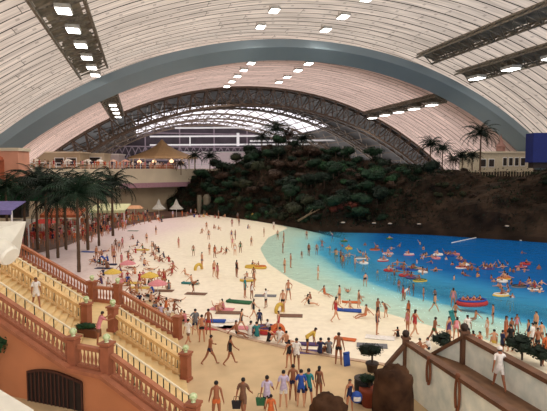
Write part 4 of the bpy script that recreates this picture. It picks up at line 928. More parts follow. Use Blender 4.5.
VERB = {'stand': 'standing', 'hips': 'standing hand on hip', 'walk': 'walking', 'stride': 'striding', 'bend': 'bending over', 'sit': 'sitting with legs out', 'knees': 'sitting with knees up', 'lie': 'lying on the back', 'prone': 'lying face down', 'recline': 'reclining',
        'arms': 'standing with arms spread', 'raise': 'standing with an arm raised', 'lean_rail': 'leaning forward', 'float': 'floating'}
OUT = {'trunks': '%s swim trunks', 'suit': '%s swimsuit', 'bikini': '%s bikini', 'shorts': '%s shorts', 'shirt': '%s shirt'}
PEOPLE = []
def person(P, pose, gar, col, where, group, face=None, sc=1.0, hi=False, col2='navy', skin=None, label=None, hair=0, extra=None):
    """one person; P is where the lowest point of the body rests"""
    fem = 1 if gar in ('suit', 'bikini') else 0; F = figure(pose, fem, hi); rz = face if face is not None else rnd.uniform(0, 6.28); sk = SKINS[skin if skin is not None else rnd.randrange(3)]
    who = 'child' if sc < .78 else 'person'
    if hi:
        o = inst('person', F['body'], None, P, rz, sc, [sk]); inst('hair', F['hair'], o, mats=[HAIR[hair]])
        if gar == 'shirt': inst('shirt', F['shirt'], o, mats=[cloth(col)]); inst('shorts', F['shorts'], o, mats=[cloth(col2)])
        elif gar == 'trousers': inst('trousers', F['trousers'], o, mats=[cloth(col)]); inst('shirt', F['shirt'], o, mats=[cloth(col2)])
        else: inst({'trunks': 'swim_trunks', 'suit': 'swimsuit', 'bikini': 'bikini', 'shorts': 'shorts'}[gar], F[gar], o, mats=[cloth(col)])
    else:
        g2 = 'shirt' if gar == 'trousers' else gar
        o = inst('person', F[g2], None, P, rz, sc, [sk, HAIR[hair], cloth(col2 if gar == 'shirt' else col), cloth(col)])
    tag(o, label or '%s in %s %s %s' % (who, OUT.get(gar, '%s trousers') % col, VERB[pose], where), 'person', group)
    PEOPLE.append((P, .9 if pose in ('lie', 'prone', 'sit', 'recline') else .45)); return o
def ground(x, y):
    P = at(x, y, 0)
    for _ in range(4): P = at(x, y, gz(P.x, P.y))
    return P
TOCAM = 0.0
# near people, one by one: pixel of the feet, pose, garment, colour, facing, size
def away(P): return PI   # back to the camera
pl = 'on the tan plaza'; pg = 'people on the plaza'
Z = lambda P: Vector((P.x, P.y, .035))
for (x, y, pose, gar, c, face, sc, kw) in (
    (210, 365, 'stride', 'trunks', 'navy', 2.2, 1.0, dict(label='bare-chested man in navy trunks striding right across the plaza', skin=1)),
    (230, 365, 'walk', 'suit', 'black', 1.9, .98, dict(label='woman in black swimsuit walking behind the bare-chested man on the plaza')),
    (188, 345, 'walk', 'shirt', 'white', 2.6, .95, dict(label='person in white shirt walking just past the foot of the far balustrade', col2='brown')),
    (202, 343, 'stand', 'trunks', 'black', 3.4, 1.0, dict(label='bare-backed person in black trunks in the group at the plaza edge')),
    (208.5, 336, 'stand', 'trunks', 'red', 3.0, 1.0, dict(label='person in red trunks in the group at the plaza edge')),
    (195.5, 336, 'hips', 'shirt', 'grey', 3.3, 1.0, dict(label='person in grey shirt at the left of the plaza edge group')),
    (216.5, 424, 'stand', 'trunks', 'orange', 3.2, 1.05, dict(label='person with bare sunburnt back at the bottom edge, nearest the stairs', skin=1)),
    (243, 418, 'walk', 'shirt', 'brown', 2.9, 1.05, dict(label='woman in brown shirt carrying a bag at the bottom edge of the plaza', col2='brown')),
    (267, 414, 'walk', 'shirt', 'lilac', 3.1, 1.02, dict(label='woman in pale lilac shirt at the bottom edge behind the orange child', col2='black')),
    (271, 428, 'stand', 'shirt', 'orange', 3.1, .8, dict(label='child in orange top at the bottom edge in front of the lilac shirt', col2='orange')),
    (283.5, 409, 'stand', 'shirt', 'lilac', 3.3, 1.0, dict(label='person in long pale lilac shirt left of the bare-backed man', col2='white')),
    (293, 402, 'stand', 'trunks', 'navy', 3.0, 1.0, dict(label='bare-backed man in navy trunks in the group near the boulders', skin=1)),
    (301, 408, 'stand', 'shirt', 'blue', 3.1, 1.0, dict(label='person in bright blue shirt in the group near the boulders', col2='navy')),
    (308.5, 406, 'hips', 'shirt', 'teal', 2.8, .98, dict(label='person in teal shirt beside the bright blue shirt', col2='navy')),
    (319, 401, 'stand', 'suit', 'brown', 2.6, .93, dict(label='thin person in brown swimsuit standing alone beside the rounded boulder')),
    (349.5, 414, 'stand', 'suit', 'navy', .4, .88, dict(label='child in navy swimsuit holding a blue and white ball near the bin')),
    (296.5, 369, 'walk', 'shirt', 'white', 3.1, 1.0, dict(label='person in long white shirt walking towards the sand', col2='brown')),
    (289, 369, 'stand', 'suit', 'black', 3.6, .9, dict(label='child in black swimsuit beside the long white shirt')),
    (338.5, 366, 'stand', 'trunks', 'black', 3.0, 1.05, dict(label='bare-backed man in black trunks beside the blue air mattress', skin=1)),
    (307, 353, 'bend', 'shirt', 'yellow', 1.6, 1.0, dict(label='person in pale yellow top bending over at the edge of the sand', col2='black')),
    (320, 356, 'knees', 'shirt', 'navy', 2.8, 1.0, dict(label='person in navy shirt sitting at the plaza kerb, left of the pair', col2='black')),
    (329, 356, 'knees', 'shirt', 'grey', 3.2, 1.0, dict(label='person in grey shirt sitting at the plaza kerb, right of the pair', col2='black')),
    (250, 338, 'knees', 'shirt', 'white', 2.8, 1.05, dict(label='person in white shirt sitting at the plaza kerb, left of the teal shirt')),
    (257, 339, 'knees', 'shirt', 'teal', 3.3, 1.05, dict(label='person in teal shirt sitting on the sand at the plaza kerb')),
    (237.5, 337, 'sit', 'trunks', 'black', 1.2, 1.0, dict(label='person in black trunks sitting on the sand behind the striding man')),
    (268.6, 344, 'knees', 'suit', 'black', 2.6, 1.0, dict(label='woman in black swimsuit sitting on the sand at the plaza kerb')),
    (279.6, 345, 'knees', 'shirt', 'white', 3.0, 1.05, dict(label='person in white shirt, black shorts, sitting at the kerb behind the white shirt walker', col2='black')),
    (287, 347, 'sit', 'trunks', 'navy', 2.6, .95, dict(label='person in navy trunks sitting with legs out at the plaza kerb')),
    (98, 346, 'lean_rail', 'shirt', 'pink', 2.2, 1.0, dict()),
    (47, 300, 'walk', 'shirt', 'white', 3.2, 1.0, dict()),
    (499, 389, 'walk', 'shirt', 'white', 3.0, 1.0, dict())):
    if (x, y) == (98, 346):
        P = at(98.5, 345, LZ); P.z = LZ; kw = dict(label='woman in pink floral shirt leaning on the stair landing by the planter', col2='brown')
    elif (x, y) == (47, 300):
        q = A_['mid'][0].lerp(A_['near'][0], .35) + UPD['mid'] * 2.9; i_ = int(2.9 / UL * nu_) + 1; P = Vector((q.x, q.y, LZ + (UZ - LZ) * i_ / nu_)); kw = dict(label='man in white shirt coming down the upper flight of the staircase', col2='white'); face = .6
    elif (x, y) == (499, 389):
        P = at(499, 389, WK); P.z = WK; kw = dict(label='man in white cap, shirt and shorts walking along the raised ramp', col2='white', skin=1)
    else: P = Z(ground(x, y))
    person(P, pose, gar, c, pl, pg, face, sc, True, **kw)
# cap of the man on the ramp, worn: parts of him
mr_ = REG[-1]; F = figure('walk', 0, True)['N']; b = MB(); hc = F['head']; b.lathe(hc + Vector((0, 0, .02)), [(.1, 0), (.1, .05), (.06, .1), (.01, .115)], 14); b.box(hc + Vector((0, -.12, .03)), (.13, .1, .015)); b.obj('cap', cloth('white'), mr_)
# things carried
def ball_toy(P, r, label):
    b = MB(); b.ball((0, 0, r), r, 14, 0); o = b.obj('beach_ball', [cloth('blue'), cloth('white')], None, True, P)
    for i, p in enumerate(o.data.polygons):
        if p.center.y < -.6 * r and abs(p.center.x) < .45 * r and abs(p.center.z - r) < .45 * r: p.material_index = 1
    tag(o, label, 'ball'); return o
P = Z(ground(356, 413)); ball_toy(P + Vector((0, -.1, .45)), .25, 'blue and white beach ball held by the child in navy')
def bag(P, colr, label, sc=1.0):
    e = empty('hand_bag', P); e.scale = (sc, sc, sc); tag(e, label, 'bag', 'bags'); b = MB(); b.hexa([(-.16, -.07, 0), (.16, -.07, 0), (.16, .07, 0), (-.16, .07, 0)], [(-.2, -.06, .32), (.2, -.06, .32), (.2, .06, .32), (-.2, .06, .32)]); b.obj('body', colr, e)
    b = MB(); b.tube([(-.12, 0, .3), (-.09, 0, .5), (.09, 0, .5), (.12, 0, .3)], .014, 5); b.obj('handle', colr, e)
P = Z(ground(237, 418)); bag(P + Vector((-.02, 0, .38)), cloth('black'), 'black hand bag carried by the woman in brown shirt'); P = Z(ground(260.5, 414)); bag(P + Vector((0, 0, .35)), cloth('green'), 'dark green bag carried by the woman in pale lilac shirt')
bag(Z(ground(369, 400)), cloth('white'), 'white bag standing on the plaza between the bin and the red pot', 1.2)
P = at(492, 375, WK); P.z = WK; bag(P + Vector((.2, -.2, .45)), cloth('black'), 'dark bag in the hand of the man on the ramp')

# floats: rings, mattresses, boats
def torus_mesh(name, R, r, n=20, k=8):
    b = MB(); vs = [((R + r * math.cos(2 * PI * j / k)) * math.cos(2 * PI * i / n), (R + r * math.cos(2 * PI * j / k)) * math.sin(2 * PI * i / n), r + r * math.sin(2 * PI * j / k)) for i in range(n) for j in range(k)]
    b.add(vs, [(i * k + j, ((i + 1) % n) * k + j, ((i + 1) % n) * k + (j + 1) % k, i * k + (j + 1) % k) for i in range(n) for j in range(k)]); me = b.mesh(name, cloth('white'), True); return me
RING = torus_mesh('swim_ring', .38, .13)
for p in RING.polygons: p.material_index = 0
b = MB()
for i in range(6): b.tube([(-.32 + .128 * i, -.85, .09), (-.32 + .128 * i, .85, .09)], .072, 8)
b.tube([(-.34, .92, .11), (.34, .92, .11)], .11, 8); MATT = b.mesh('air_mattress', cloth('blue'), True)
b = MB(); b.box((0, 0, .012), (.7, 1.6, .024)); TOW = b.mesh('beach_towel', cloth('blue'))
def swim_ring(P, c, label, tilt=None, sc=1.0, grp='swim rings'):
    o = inst('swim_ring', RING, None, P, 0, sc, [cloth(c)]); 
    if tilt: o.rotation_euler = tilt
    tag(o, label, 'swim ring', grp); return o
def mattress(P, c, label, rz=0, tilt=None, sc=1.0):
    o = inst('air_mattress', MATT, None, P, rz, (sc * .52, sc * .7, sc * .7), [cloth(c)])
    if tilt: o.rotation_euler = tilt
    tag(o, label, 'air mattress', 'air mattresses'); return o
def towel(P, c, label, rz=0, sc=1.0): o = inst('beach_towel', TOW, None, P, rz, sc, [cloth(c)]); tag(o, label, 'towel', 'towels on the sand'); return o
def boat(P, c, c2, label, rz=0, sc=1.0):
    e = empty('inflatable_boat', P, rz); e.scale = (sc, sc, sc); tag(e, label, 'inflatable boat', 'inflatable boats'); n = 24
    b = MB(); pts = [Vector((1.1 * math.cos(2 * PI * i / n), .62 * math.sin(2 * PI * i / n), .2)) for i in range(n + 1)]; b.tube(pts, .2, 8, cap=False); b.obj('hull_tube', cloth(c), e, True)
    b = MB(); b.tube([p + Vector((0, 0, .24)) for p in pts], .08, 6, cap=False); b.obj('upper_tube', cloth(c2), e, True); b = MB(); b.ball((0, 0, .14), .95, 12, sy=.5, sz=.12); b.obj('floor_cushion', cloth(c2), e, True)
G = ground
mattress(Z(G(344.5, 366)) + Vector((.1, 0, .03)), 'blue', 'blue air mattress held upright beside the man in black trunks', tilt=(math.radians(82), 0, .5), sc=.95)
mattress(G(346, 340), 'orange', 'orange air mattress lying flat beyond the man in black trunks', 1.2)
swim_ring(G(276, 333) + Vector((0, 0, .1)), 'orange', 'orange-red swim ring standing upright beside the seated group', (PI / 2, 0, .5), 1.15)
swim_ring(G(279.5, 312) + Vector((-.1, 0, .2)), 'yellow', 'yellow swim ring held by the person on the middle sand', (PI / 2, 0, .9), 1.05)
swim_ring(G(197.5, 269.5) + Vector((0, 0, .1)), 'yellow', 'yellow swim ring held upright far up the white sand', (PI / 2, 0, .9), 1.2)
mattress(G(214, 322), 'blue', 'bright blue air mattress lying on the pale towels', 1.5, sc=1.3)
mattress(G(240, 303), 'green', 'long green air mattress lying on the middle of the sand', 1.25, sc=1.5)
mattress(G(191, 284), 'teal', 'teal air mattress under the seated person left of the middle sand', 1.3, sc=1.2)
mattress(G(350, 311.5), 'blue', 'deep blue air mattress near the waterline with a person on it', 1.4, sc=1.4)
mattress(G(352, 303), 'orange', 'orange air mattress held near the waterline beside the red swimsuit', 1.5, sc=1.1)
mattress(G(453, 324) + Vector((0, 0, .15)), 'teal', 'teal air mattress carried upright at the waterline behind the ramp', tilt=(1.2, 0, .6), sc=1.1)
mattress(G(143, 250.5), 'yellow', 'yellow air mattress far up the sand under a seated person', 1.5, sc=1.3)
mattress(G(110, 265), 'navy', 'navy air mattress under the group on the upper left sand', 1.5, sc=1.2)
mattress(G(308, 345), 'purple', 'purple-brown air mattress lying by the plaza kerb behind the bending person', 1.45, sc=1.1)
boat(G(262, 331.5), 'blue', 'purple', 'blue inflatable boat beside the orange-red ring', .3, .7); boat(G(270, 333), 'red', 'orange', 'red inflatable boat in front of the blue one', .2, .65)
boat(G(252, 268), 'yellow', 'yellow', 'yellow inflatable boat in the wet sand shallows', .1, .6); boat(G(259.5, 268.5), 'yellow', 'orange', 'yellow and orange inflatable boat in the wet sand shallows', .1, .6)
boat(G(248, 281), 'yellow', 'white', 'pale yellow inflatable boat on the wet sand nearer the camera', .2, .6)
for x, y, c, rz, lb in ((222, 327, 'white', 1.4, 'white towel beside the blue mattress'), (230, 321, 'white', 1.6, 'white towel behind the blue mattress'), (236, 328, 'pink', 1.5, 'pale pink towel right of the white towels'), (213, 329, 'red', 1.5, 'red-striped towel nearest the plaza group'), (222, 309.5, 'pink', 1.4, 'pink towel under the pair lying on the sand'),
    (228, 313, 'brown', 1.5, 'brown towel beyond the pale towels'), (290, 316, 'brown', 1.5, 'narrow brown towel near the yellow ring'), (196, 294, 'brown', 1.4, 'dark towel under the reclining person'), (265.5, 296, 'grey', 1.5, 'grey towel beyond the green mattress'),
    (104, 268.5, 'navy', 1.4, 'dark navy towel on the upper left sand'), (98, 262, 'teal', 1.2, 'teal towel on the upper left sand'), (132, 283, 'yellow', 1.2, 'yellow towel among the crowded sand behind the stairs'), (140, 288, 'yellow', 1.5, 'pale yellow towel behind the far balustrade'), (123, 281, 'pink', .4, 'pink towel among the crowded sand'),
    (303, 352, 'purple', 1.4, 'purple towel by the plaza kerb'), (380, 338, 'white', 1.3, 'white towel beside the ramp post'), (133, 231, 'green', 1.5, 'green towel near the back of the sand'), (88, 252, 'blue', 1.4, 'blue towel beside the tall palm'), (163, 291, 'brown', 1.5, 'brown towel under the standing person in red'), (372, 346, 'grey', 1.4, 'grey towel beyond the potted bush')):
    towel(G(x, y) + Vector((0, 0, .02)), c, lb, rz, 1.1)
# beach parasols low on the left sand
for x, y, c, nm in ((128, 277, 'pink', 'pink and white beach parasol on the crowded left sand'), (158, 300, 'pink', 'small pink parasol among the crowd behind the far balustrade'), (150, 291, 'yellow', 'pale yellow parasol behind the far balustrade'), (113, 287, 'yellow', 'yellow parasol close to the landing post')):
    parasol(G(x, y), cloth(c), nm, 'parasols on the sand', .62)

# people on the sand and in the shallows
rest = [  # x, y of the feet, pose, garment, colour, size
 (146.7, 243.4, 'stand', 'trunks', 'black', 1), (156, 235, 'stand', 'suit', 'navy', 1), (133.4, 240, 'knees', 'trunks', 'black', 1), (143, 250, 'sit', 'suit', 'green', 1), (152, 253, 'stand', 'trunks', 'green', 1), (154.6, 261, 'knees', 'trunks', 'black', 1), (119.3, 252.5, 'stand', 'suit', 'grey', 1),
 (96.5, 260, 'stand', 'trunks', 'brown', 1.1), (113.5, 258, 'stand', 'suit', 'pink', 1), (104.7, 267, 'bend', 'shirt', 'blue', 1.1), (108, 262, 'knees', 'shirt', 'blue', 1), (128.4, 265, 'stand', 'suit', 'red', 1), (127.5, 280, 'sit', 'shirt', 'red', 1), (135, 275, 'knees', 'trunks', 'orange', 1), (122, 279, 'knees', 'shirt', 'pink', 1),
 (164, 288, 'stand', 'suit', 'red', 1.15), (172, 275, 'sit', 'suit', 'red', 1), (178.7, 248, 'stand', 'suit', 'pink', 1), (193.4, 256, 'stand', 'trunks', 'green', .9), (202, 269, 'stand', 'trunks', 'grey', 1.2), (206.5, 230.5, 'stand', 'trunks', 'brown', 1), (208.7, 239.7, 'stand', 'trunks', 'grey', 1), (202, 233.5, 'sit', 'trunks', 'black', 1),
 (213.8, 229, 'knees', 'suit', 'red', 1), (218, 230.5, 'knees', 'trunks', 'navy', 1), (232, 227, 'stand', 'suit', 'pink', 1), (239, 226, 'stand', 'trunks', 'navy', 1), (247.7, 229, 'knees', 'suit', 'purple', 1), (231.6, 239.7, 'stand', 'suit', 'purple', 1), (235.3, 239.7, 'stand', 'trunks', 'black', 1), (232.5, 248, 'stand', 'suit', 'pink', 1),
 (209.5, 255, 'stand', 'trunks', 'brown', 1), (214.8, 258, 'stand', 'suit', 'orange', 1.05), (221, 253.5, 'sit', 'trunks', 'red', 1), (226.3, 253.8, 'sit', 'suit', 'black', 1), (235, 255.5, 'stand', 'suit', 'white', 1), (240.4, 253, 'stand', 'suit', 'green', 1), (214.2, 277, 'stand', 'trunks', 'red', 1.1), (217.5, 279, 'stand', 'suit', 'pink', 1.05), (236.7, 277.5, 'stand', 'suit', 'black', 1.15),
 (251.7, 267, 'knees', 'suit', 'black', .9), (259, 268, 'sit', 'trunks', 'orange', .8), (251.4, 246, 'stand', 'trunks', 'grey', .9), (264, 237, 'stand', 'trunks', 'brown', 1), (185.5, 276, 'sit', 'trunks', 'green', .9), (247.3, 279.5, 'knees', 'trunks', 'red', .9), (253.7, 281, 'stand', 'trunks', 'black', .9), (277.7, 239.7, 'stand', 'trunks', 'green', 1), (283.8, 243.4, 'stand', 'trunks', 'grey', 1.2),
 (273.7, 229.7, 'stand', 'shirt', 'white', 1), (306.6, 239.7, 'stand', 'trunks', 'navy', 1), (282.9, 253.4, 'stand', 'trunks', 'navy', 1), (290.7, 268, 'stand', 'trunks', 'grey', 1.1), (284.7, 273, 'stand', 'trunks', 'black', 1.05), (308.8, 256, 'stand', 'trunks', 'black', 1.1), (301.7, 259, 'stand', 'suit', 'brown', .7), (318, 280, 'stand', 'trunks', 'white', 1), (316.7, 255, 'stand', 'trunks', 'navy', 1),
 (365, 287, 'bend', 'trunks', 'black', 1), (358, 301, 'knees', 'trunks', 'black', .8), (377.4, 281, 'stand', 'trunks', 'blue', .8), (394.2, 285, 'stand', 'suit', 'navy', 1.1), (398.8, 292, 'stand', 'trunks', 'pink', .8), (413.4, 296, 'stand', 'suit', 'navy', .8), (403, 301, 'stand', 'suit', 'red', .9), (423.4, 301, 'stand', 'trunks', 'navy', .8), (434.6, 301, 'stand', 'trunks', 'black', .7),
 (245, 298, 'stand', 'shirt', 'teal', 1.15), (251.8, 299, 'stand', 'suit', 'white', .95), (254.3, 287, 'stand', 'trunks', 'brown', .95), (265.9, 308, 'arms', 'shirt', 'white', 1.0), (282.8, 312, 'stand', 'trunks', 'black', 1.1), (288.3, 300, 'hips', 'trunks', 'grey', 1.1), (253.4, 318, 'walk', 'suit', 'black', .95), (241, 331, 'stride', 'suit', 'black', 1.05), (278.5, 334, 'stand', 'suit', 'red', 1.0), (269.5, 332, 'knees', 'shirt', 'white', 1),
 (259.5, 329, 'bend', 'shirt', 'navy', .95), (217, 309.5, 'prone', 'suit', 'red', 1), (224, 310, 'knees', 'suit', 'pink', 1), (193, 294, 'recline', 'trunks', 'black', 1), (192, 284, 'sit', 'trunks', 'navy', 1), (148.4, 286, 'knees', 'suit', 'black', 1), (145.5, 286.5, 'knees', 'trunks', 'grey', 1), (158, 303, 'knees', 'suit', 'red', 1), (140, 303, 'knees', 'shirt', 'navy', 1), (145, 310, 'knees', 'shirt', 'brown', 1),
 (153, 313, 'knees', 'shirt', 'grey', 1.05), (161, 317, 'knees', 'shirt', 'lilac', 1.1), (168.5, 320, 'knees', 'shirt', 'white', 1.1), (179.5, 322, 'knees', 'suit', 'orange', 1.05), (186, 324, 'knees', 'shirt', 'pink', 1.05), (195, 324, 'knees', 'shirt', 'grey', 1), (102, 285, 'knees', 'shirt', 'purple', 1), (108, 286, 'knees', 'shirt', 'white', 1), (116, 291, 'knees', 'shirt', 'navy', 1), (131, 295, 'sit', 'trunks', 'navy', 1), (137, 294, 'knees', 'suit', 'yellow', 1),
 (150, 303, 'knees', 'trunks', 'black', 1), (166, 309, 'knees', 'suit', 'orange', 1), (174, 312, 'knees', 'trunks', 'navy', 1), (156, 309, 'sit', 'trunks', 'blue', 1), (309, 306, 'sit', 'suit', 'black', 1.05), (311, 300, 'knees', 'trunks', 'brown', .8), (324.8, 296, 'sit', 'suit', 'orange', 1), (347.6, 292, 'prone', 'trunks', 'navy', .9), (335.4, 321, 'walk', 'suit', 'red', 1.2), (339.4, 305, 'stand', 'trunks', 'brown', 1.05), (358.6, 308, 'stand', 'suit', 'brown', .95),
 (350, 309, 'sit', 'trunks', 'navy', .8), (365, 318, 'sit', 'trunks', 'orange', 1.1), (377.6, 319, 'hips', 'trunks', 'black', 1), (376.9, 335, 'stand', 'suit', 'navy', 1.1), (386, 318, 'recline', 'suit', 'brown', .9), (404.7, 299.6, 'bend', 'suit', 'white', .9), (434.4, 312, 'stride', 'trunks', 'teal', 1), (408.4, 320, 'stand', 'suit', 'orange', .95), (414.4, 336, 'walk', 'suit', 'red', 1.2), (407.5, 333, 'stand', 'suit', 'pink', 1.05), (434, 342, 'stride', 'trunks', 'green', 1.1),
 (453, 308, 'stand', 'suit', 'pink', 1.1), (455, 321, 'walk', 'trunks', 'black', .95), (448.6, 343, 'stand', 'suit', 'purple', 1.1), (456, 341, 'bend', 'suit', 'pink', 1.1), (452, 296, 'stand', 'trunks', 'navy', 1), (465, 290, 'stand', 'trunks', 'grey', .9), (492.7, 324, 'stand', 'trunks', 'black', .95), (475, 321, 'sit', 'trunks', 'grey', .9), (510, 312, 'stand', 'trunks', 'black', .9), (505.5, 346, 'hips', 'suit', 'orange', 1.25), (511, 341, 'stand', 'trunks', 'brown', 1),
 (516.5, 334, 'stand', 'suit', 'pink', .9), (481, 347, 'knees', 'suit', 'red', 1.15), (487, 338, 'stand', 'suit', 'white', .9), (494, 345, 'knees', 'trunks', 'yellow', 1.1), (535.7, 336, 'stand', 'trunks', 'black', 1.1), (467, 341, 'stand', 'shirt', 'white', 1.1), (474, 345, 'knees', 'suit', 'orange', 1), (430, 352, 'knees', 'shirt', 'white', 1.0), (514.6, 353, 'knees', 'shirt', 'white', 1.15), (510, 352, 'stand', 'shirt', 'black', 1.1), (532, 350, 'stand', 'shirt', 'white', 1.1),
 (541, 346, 'stand', 'trunks', 'brown', 1.0), (546, 366, 'stand', 'shirt', 'orange', 1.2), (528, 343, 'stand', 'suit', 'navy', 1), (537, 356, 'stand', 'trunks', 'black', 1.1), (502, 356, 'stand', 'shirt', 'navy', 1), (422, 353, 'knees', 'trunks', 'navy', 1), (398, 338, 'knees', 'suit', 'black', .8)]
def zone(x, y):
    P = at(x, y, 0); s = shore(P.x, P.y)
    if s > 6: return 'in deeper water', 'bathers in the pool'
    if s > -.5: return ('in shallows before the hill' if y < 262 else 'in pale shallows' if x < 400 else 'in shallows behind ramp'), 'bathers in the shallows'
    if x > 395: return 'on sand behind ramp', 'people on the sand'
    if y < 243: return 'on far sand', 'people on the sand'
    if x < 135: return 'on sand beyond palms', 'people on the sand'
    if x < 200 and y > 284: return 'behind the far balustrade', 'people on the sand'
    if y < 284: return 'on upper sand', 'people on the sand'
    return 'on sand near plaza', 'people on the sand'
for x, y, pose, gar, c, sc in rest:
    P = G(x, y); wh, gr = zone(x, y); s = shore(P.x, P.y); hi = (y > 292)
    face = {'walk': 2.0, 'stride': 1.8}.get(pose, None)
    person(P, pose, gar, c, wh, gr, face, sc * .88, hi, col2='black' if c != 'black' else 'grey')
sand_poly = [(84, 262), (96, 250), (150, 246), (176, 262), (186, 300), (168, 312), (120, 288), (100, 282)]
n = 0; tries = 0
while n < 44 and tries < 3000:
    tries += 1; x, y = rnd.uniform(84, 186), rnd.uniform(246, 312); ok = False
    for (x1, y1), (x2, y2) in zip(sand_poly, sand_poly[1:] + sand_poly[:1]):
        if (y1 > y) != (y2 > y) and x < (x2 - x1) * (y - y1) / (y2 - y1) + x1: ok = not ok
    P = G(x, y)
    if not ok or not all((P - q).length > .5 + rr for q, rr in PEOPLE): continue
    wh, gr = zone(x, y); person(P, rnd.choice(('knees', 'sit', 'knees', 'lie', 'stand')), rnd.choice(('trunks', 'suit', 'shirt', 'shirt')), rnd.choice(('red', 'navy', 'black', 'white', 'pink', 'grey', 'brown', 'blue', 'purple')), wh, gr, None, rnd.uniform(.85, 1.0), False); n += 1
# a further scatter in the pool, denser in the middle band
def free(P, r): return all((P - q).length > r + rr for q, rr in PEOPLE)
pool_poly = [(322, 238), (345, 234), (545, 252), (545, 312), (500, 300), (450, 290), (400, 280), (350, 266), (322, 258)]
def inpoly(x, y, pts):
    c = False
    for (x1, y1), (x2, y2) in zip(pts, pts[1:] + pts[:1]):
        if (y1 > y) != (y2 > y) and x < (x2 - x1) * (y - y1) / (y2 - y1) + x1: c = not c
    return c
cols = list(PAL); n = 0; tries = 0; pieces = 0
FLOATC = ('red', 'yellow', 'pink', 'white', 'orange', 'green', 'purple', 'blue')
clusters = [(373, 254, 22, 7), (335, 246, 14, 8), (352, 268, 12, 6), (395, 262, 22, 7), (410, 250, 18, 5), (438, 256, 16, 5), (465, 262, 16, 6), (470, 277, 12, 6), (488, 268, 12, 5), (505, 285, 10, 7), (345, 258, 14, 8), (425, 270, 18, 6), (520, 268, 14, 6), (400, 272, 16, 5), (538, 288, 10, 6)]
boats_xy = []
while n < 120 and tries < 6000:
    tries += 1
    if rnd.random() < .8: cx, cy, sx, sy = rnd.choice(clusters); x, y = rnd.gauss(cx, sx * .7), rnd.gauss(cy, sy * .7)
    else: x, y = rnd.uniform(322, 545), rnd.uniform(234, 312)
    if not inpoly(x, y, pool_poly): continue
    P = at(x, y, WZ)
    if not free(P, .55): continue
    pose = rnd.choice(('float', 'stand', 'arms', 'stand', 'float', 'raise')); gar = rnd.choice(('trunks', 'suit', 'trunks', 'bikini')); c = rnd.choice(cols); sc = rnd.uniform(.8, 1.05)
    fl = gz(P.x, P.y); depth = WZ - fl; zz = fl if depth < 1.0 else WZ - rnd.uniform(1.0, 1.3) * sc
    if pose == 'float' and depth >= .6:
        if rnd.random() < .55:
            cc = rnd.choice(FLOATC); zz = WZ - .42 * sc - .4
            swim_ring(Vector((P.x, P.y, WZ - .06)), cc, cc + ' swim ring around a bather in the blue pool', None, 1.0, 'swim rings in the pool')
            zz = WZ - 1.0 * sc
    elif pose == 'float': pose = 'stand'; zz = fl
    far = 'far out in pool' if P.y > 62 else 'in mid pool' if P.y > 48 else 'in near blue water'
    person(Vector((P.x, P.y, zz)), pose, gar, c, far, 'bathers in the pool', None, sc); n += 1
# big floats on the water, with riders
for x, y, c, c2, rz, lb, nr in ((472, 304, 'red', 'blue', .15, 'red and blue inflatable boat with four riders in the near shallows', 4), (501, 295.5, 'yellow', 'white', .1, 'pale yellow inflatable boat in near blue water', 1), (504, 279, 'yellow', 'orange', .2, 'yellow and orange inflatable boat beyond the pale yellow one', 1), (462, 268, 'white', 'red', .1, 'white and red inflatable boat in the middle of the pool', 2),
    (438, 255, 'white', 'white', .4, 'plain white inflatable boat far out in the pool', 1), (409, 255, 'pink', 'white', .3, 'pink and white inflatable boat far out in the pool', 1), (388, 254, 'white', 'pink', .2, 'white and pink inflatable boat in the densest crowd', 1), (383, 261, 'red', 'white', .3, 'red and white inflatable boat in front of the dense crowd', 1), (488, 269, 'purple', 'blue', .1, 'purple and blue inflatable boat in the middle of the pool', 2), (521, 268, 'navy', 'pink', .1, 'navy and pink inflatable boat towards the right of the pool', 1),
    (360, 258.5, 'white', 'grey', .0, 'long white inflatable boat at the left edge of the blue', 0), (411, 270, 'blue', 'blue', .2, 'blue inflatable boat with a dark rider in mid pool', 1), (420, 281, 'yellow', 'green', .2, 'yellow-green inflatable boat near the edge of the pale water', 1), (519, 287, 'grey', 'black', .1, 'grey inflatable boat with a rider near the right', 1), (375, 250, 'orange', 'brown', .1, 'orange inflatable boat at the back of the dense crowd', 1), (535, 289, 'white', 'grey', .3, 'white inflatable boat at the right frame edge', 1)):
    P = at(x, y, WZ); boat(Vector((P.x, P.y, WZ - .1)), c, c2, lb, rz, 1.0 if nr == 4 else .55)
    for i in range(nr): person(Vector((P.x + (i - (nr - 1) / 2) * .5, P.y + .05 * i, WZ + .02)), 'knees', rnd.choice(('trunks', 'suit')), ('red', 'navy', 'orange', 'black')[i], 'riding in the ' + lb.split(' inflatable')[0] + ' boat', 'riders of the boats', None, .72)
# lane rope and two drifting lane markers near the cliff
b = MB(); p0, p1 = at(452, 243, WZ), at(478, 237.5, WZ)
for i in range(24): b.ball(p0.lerp(p1, i / 23) + Vector((0, 0, .03)), .1, 6)
tag(b.obj('float_rope', cloth('white')), 'string of white floats across the water towards the dark cliff', 'rope')
for x0, x1, y, lb in ((477, 489, 236.3, 'short white floating barrier by the dark cliff'), (515, 532, 239.6, 'long white floating barrier by the dark cliff')):
    p0, p1 = at(x0, y, WZ), at(x1, y + .4, WZ); b = MB(); b.tube([p0 + Vector((0, -1.5, .1)), p1 + Vector((0, -1.5, .05))], .08, 6); tag(b.obj('floating_barrier', cloth('white')), lb, 'barrier')
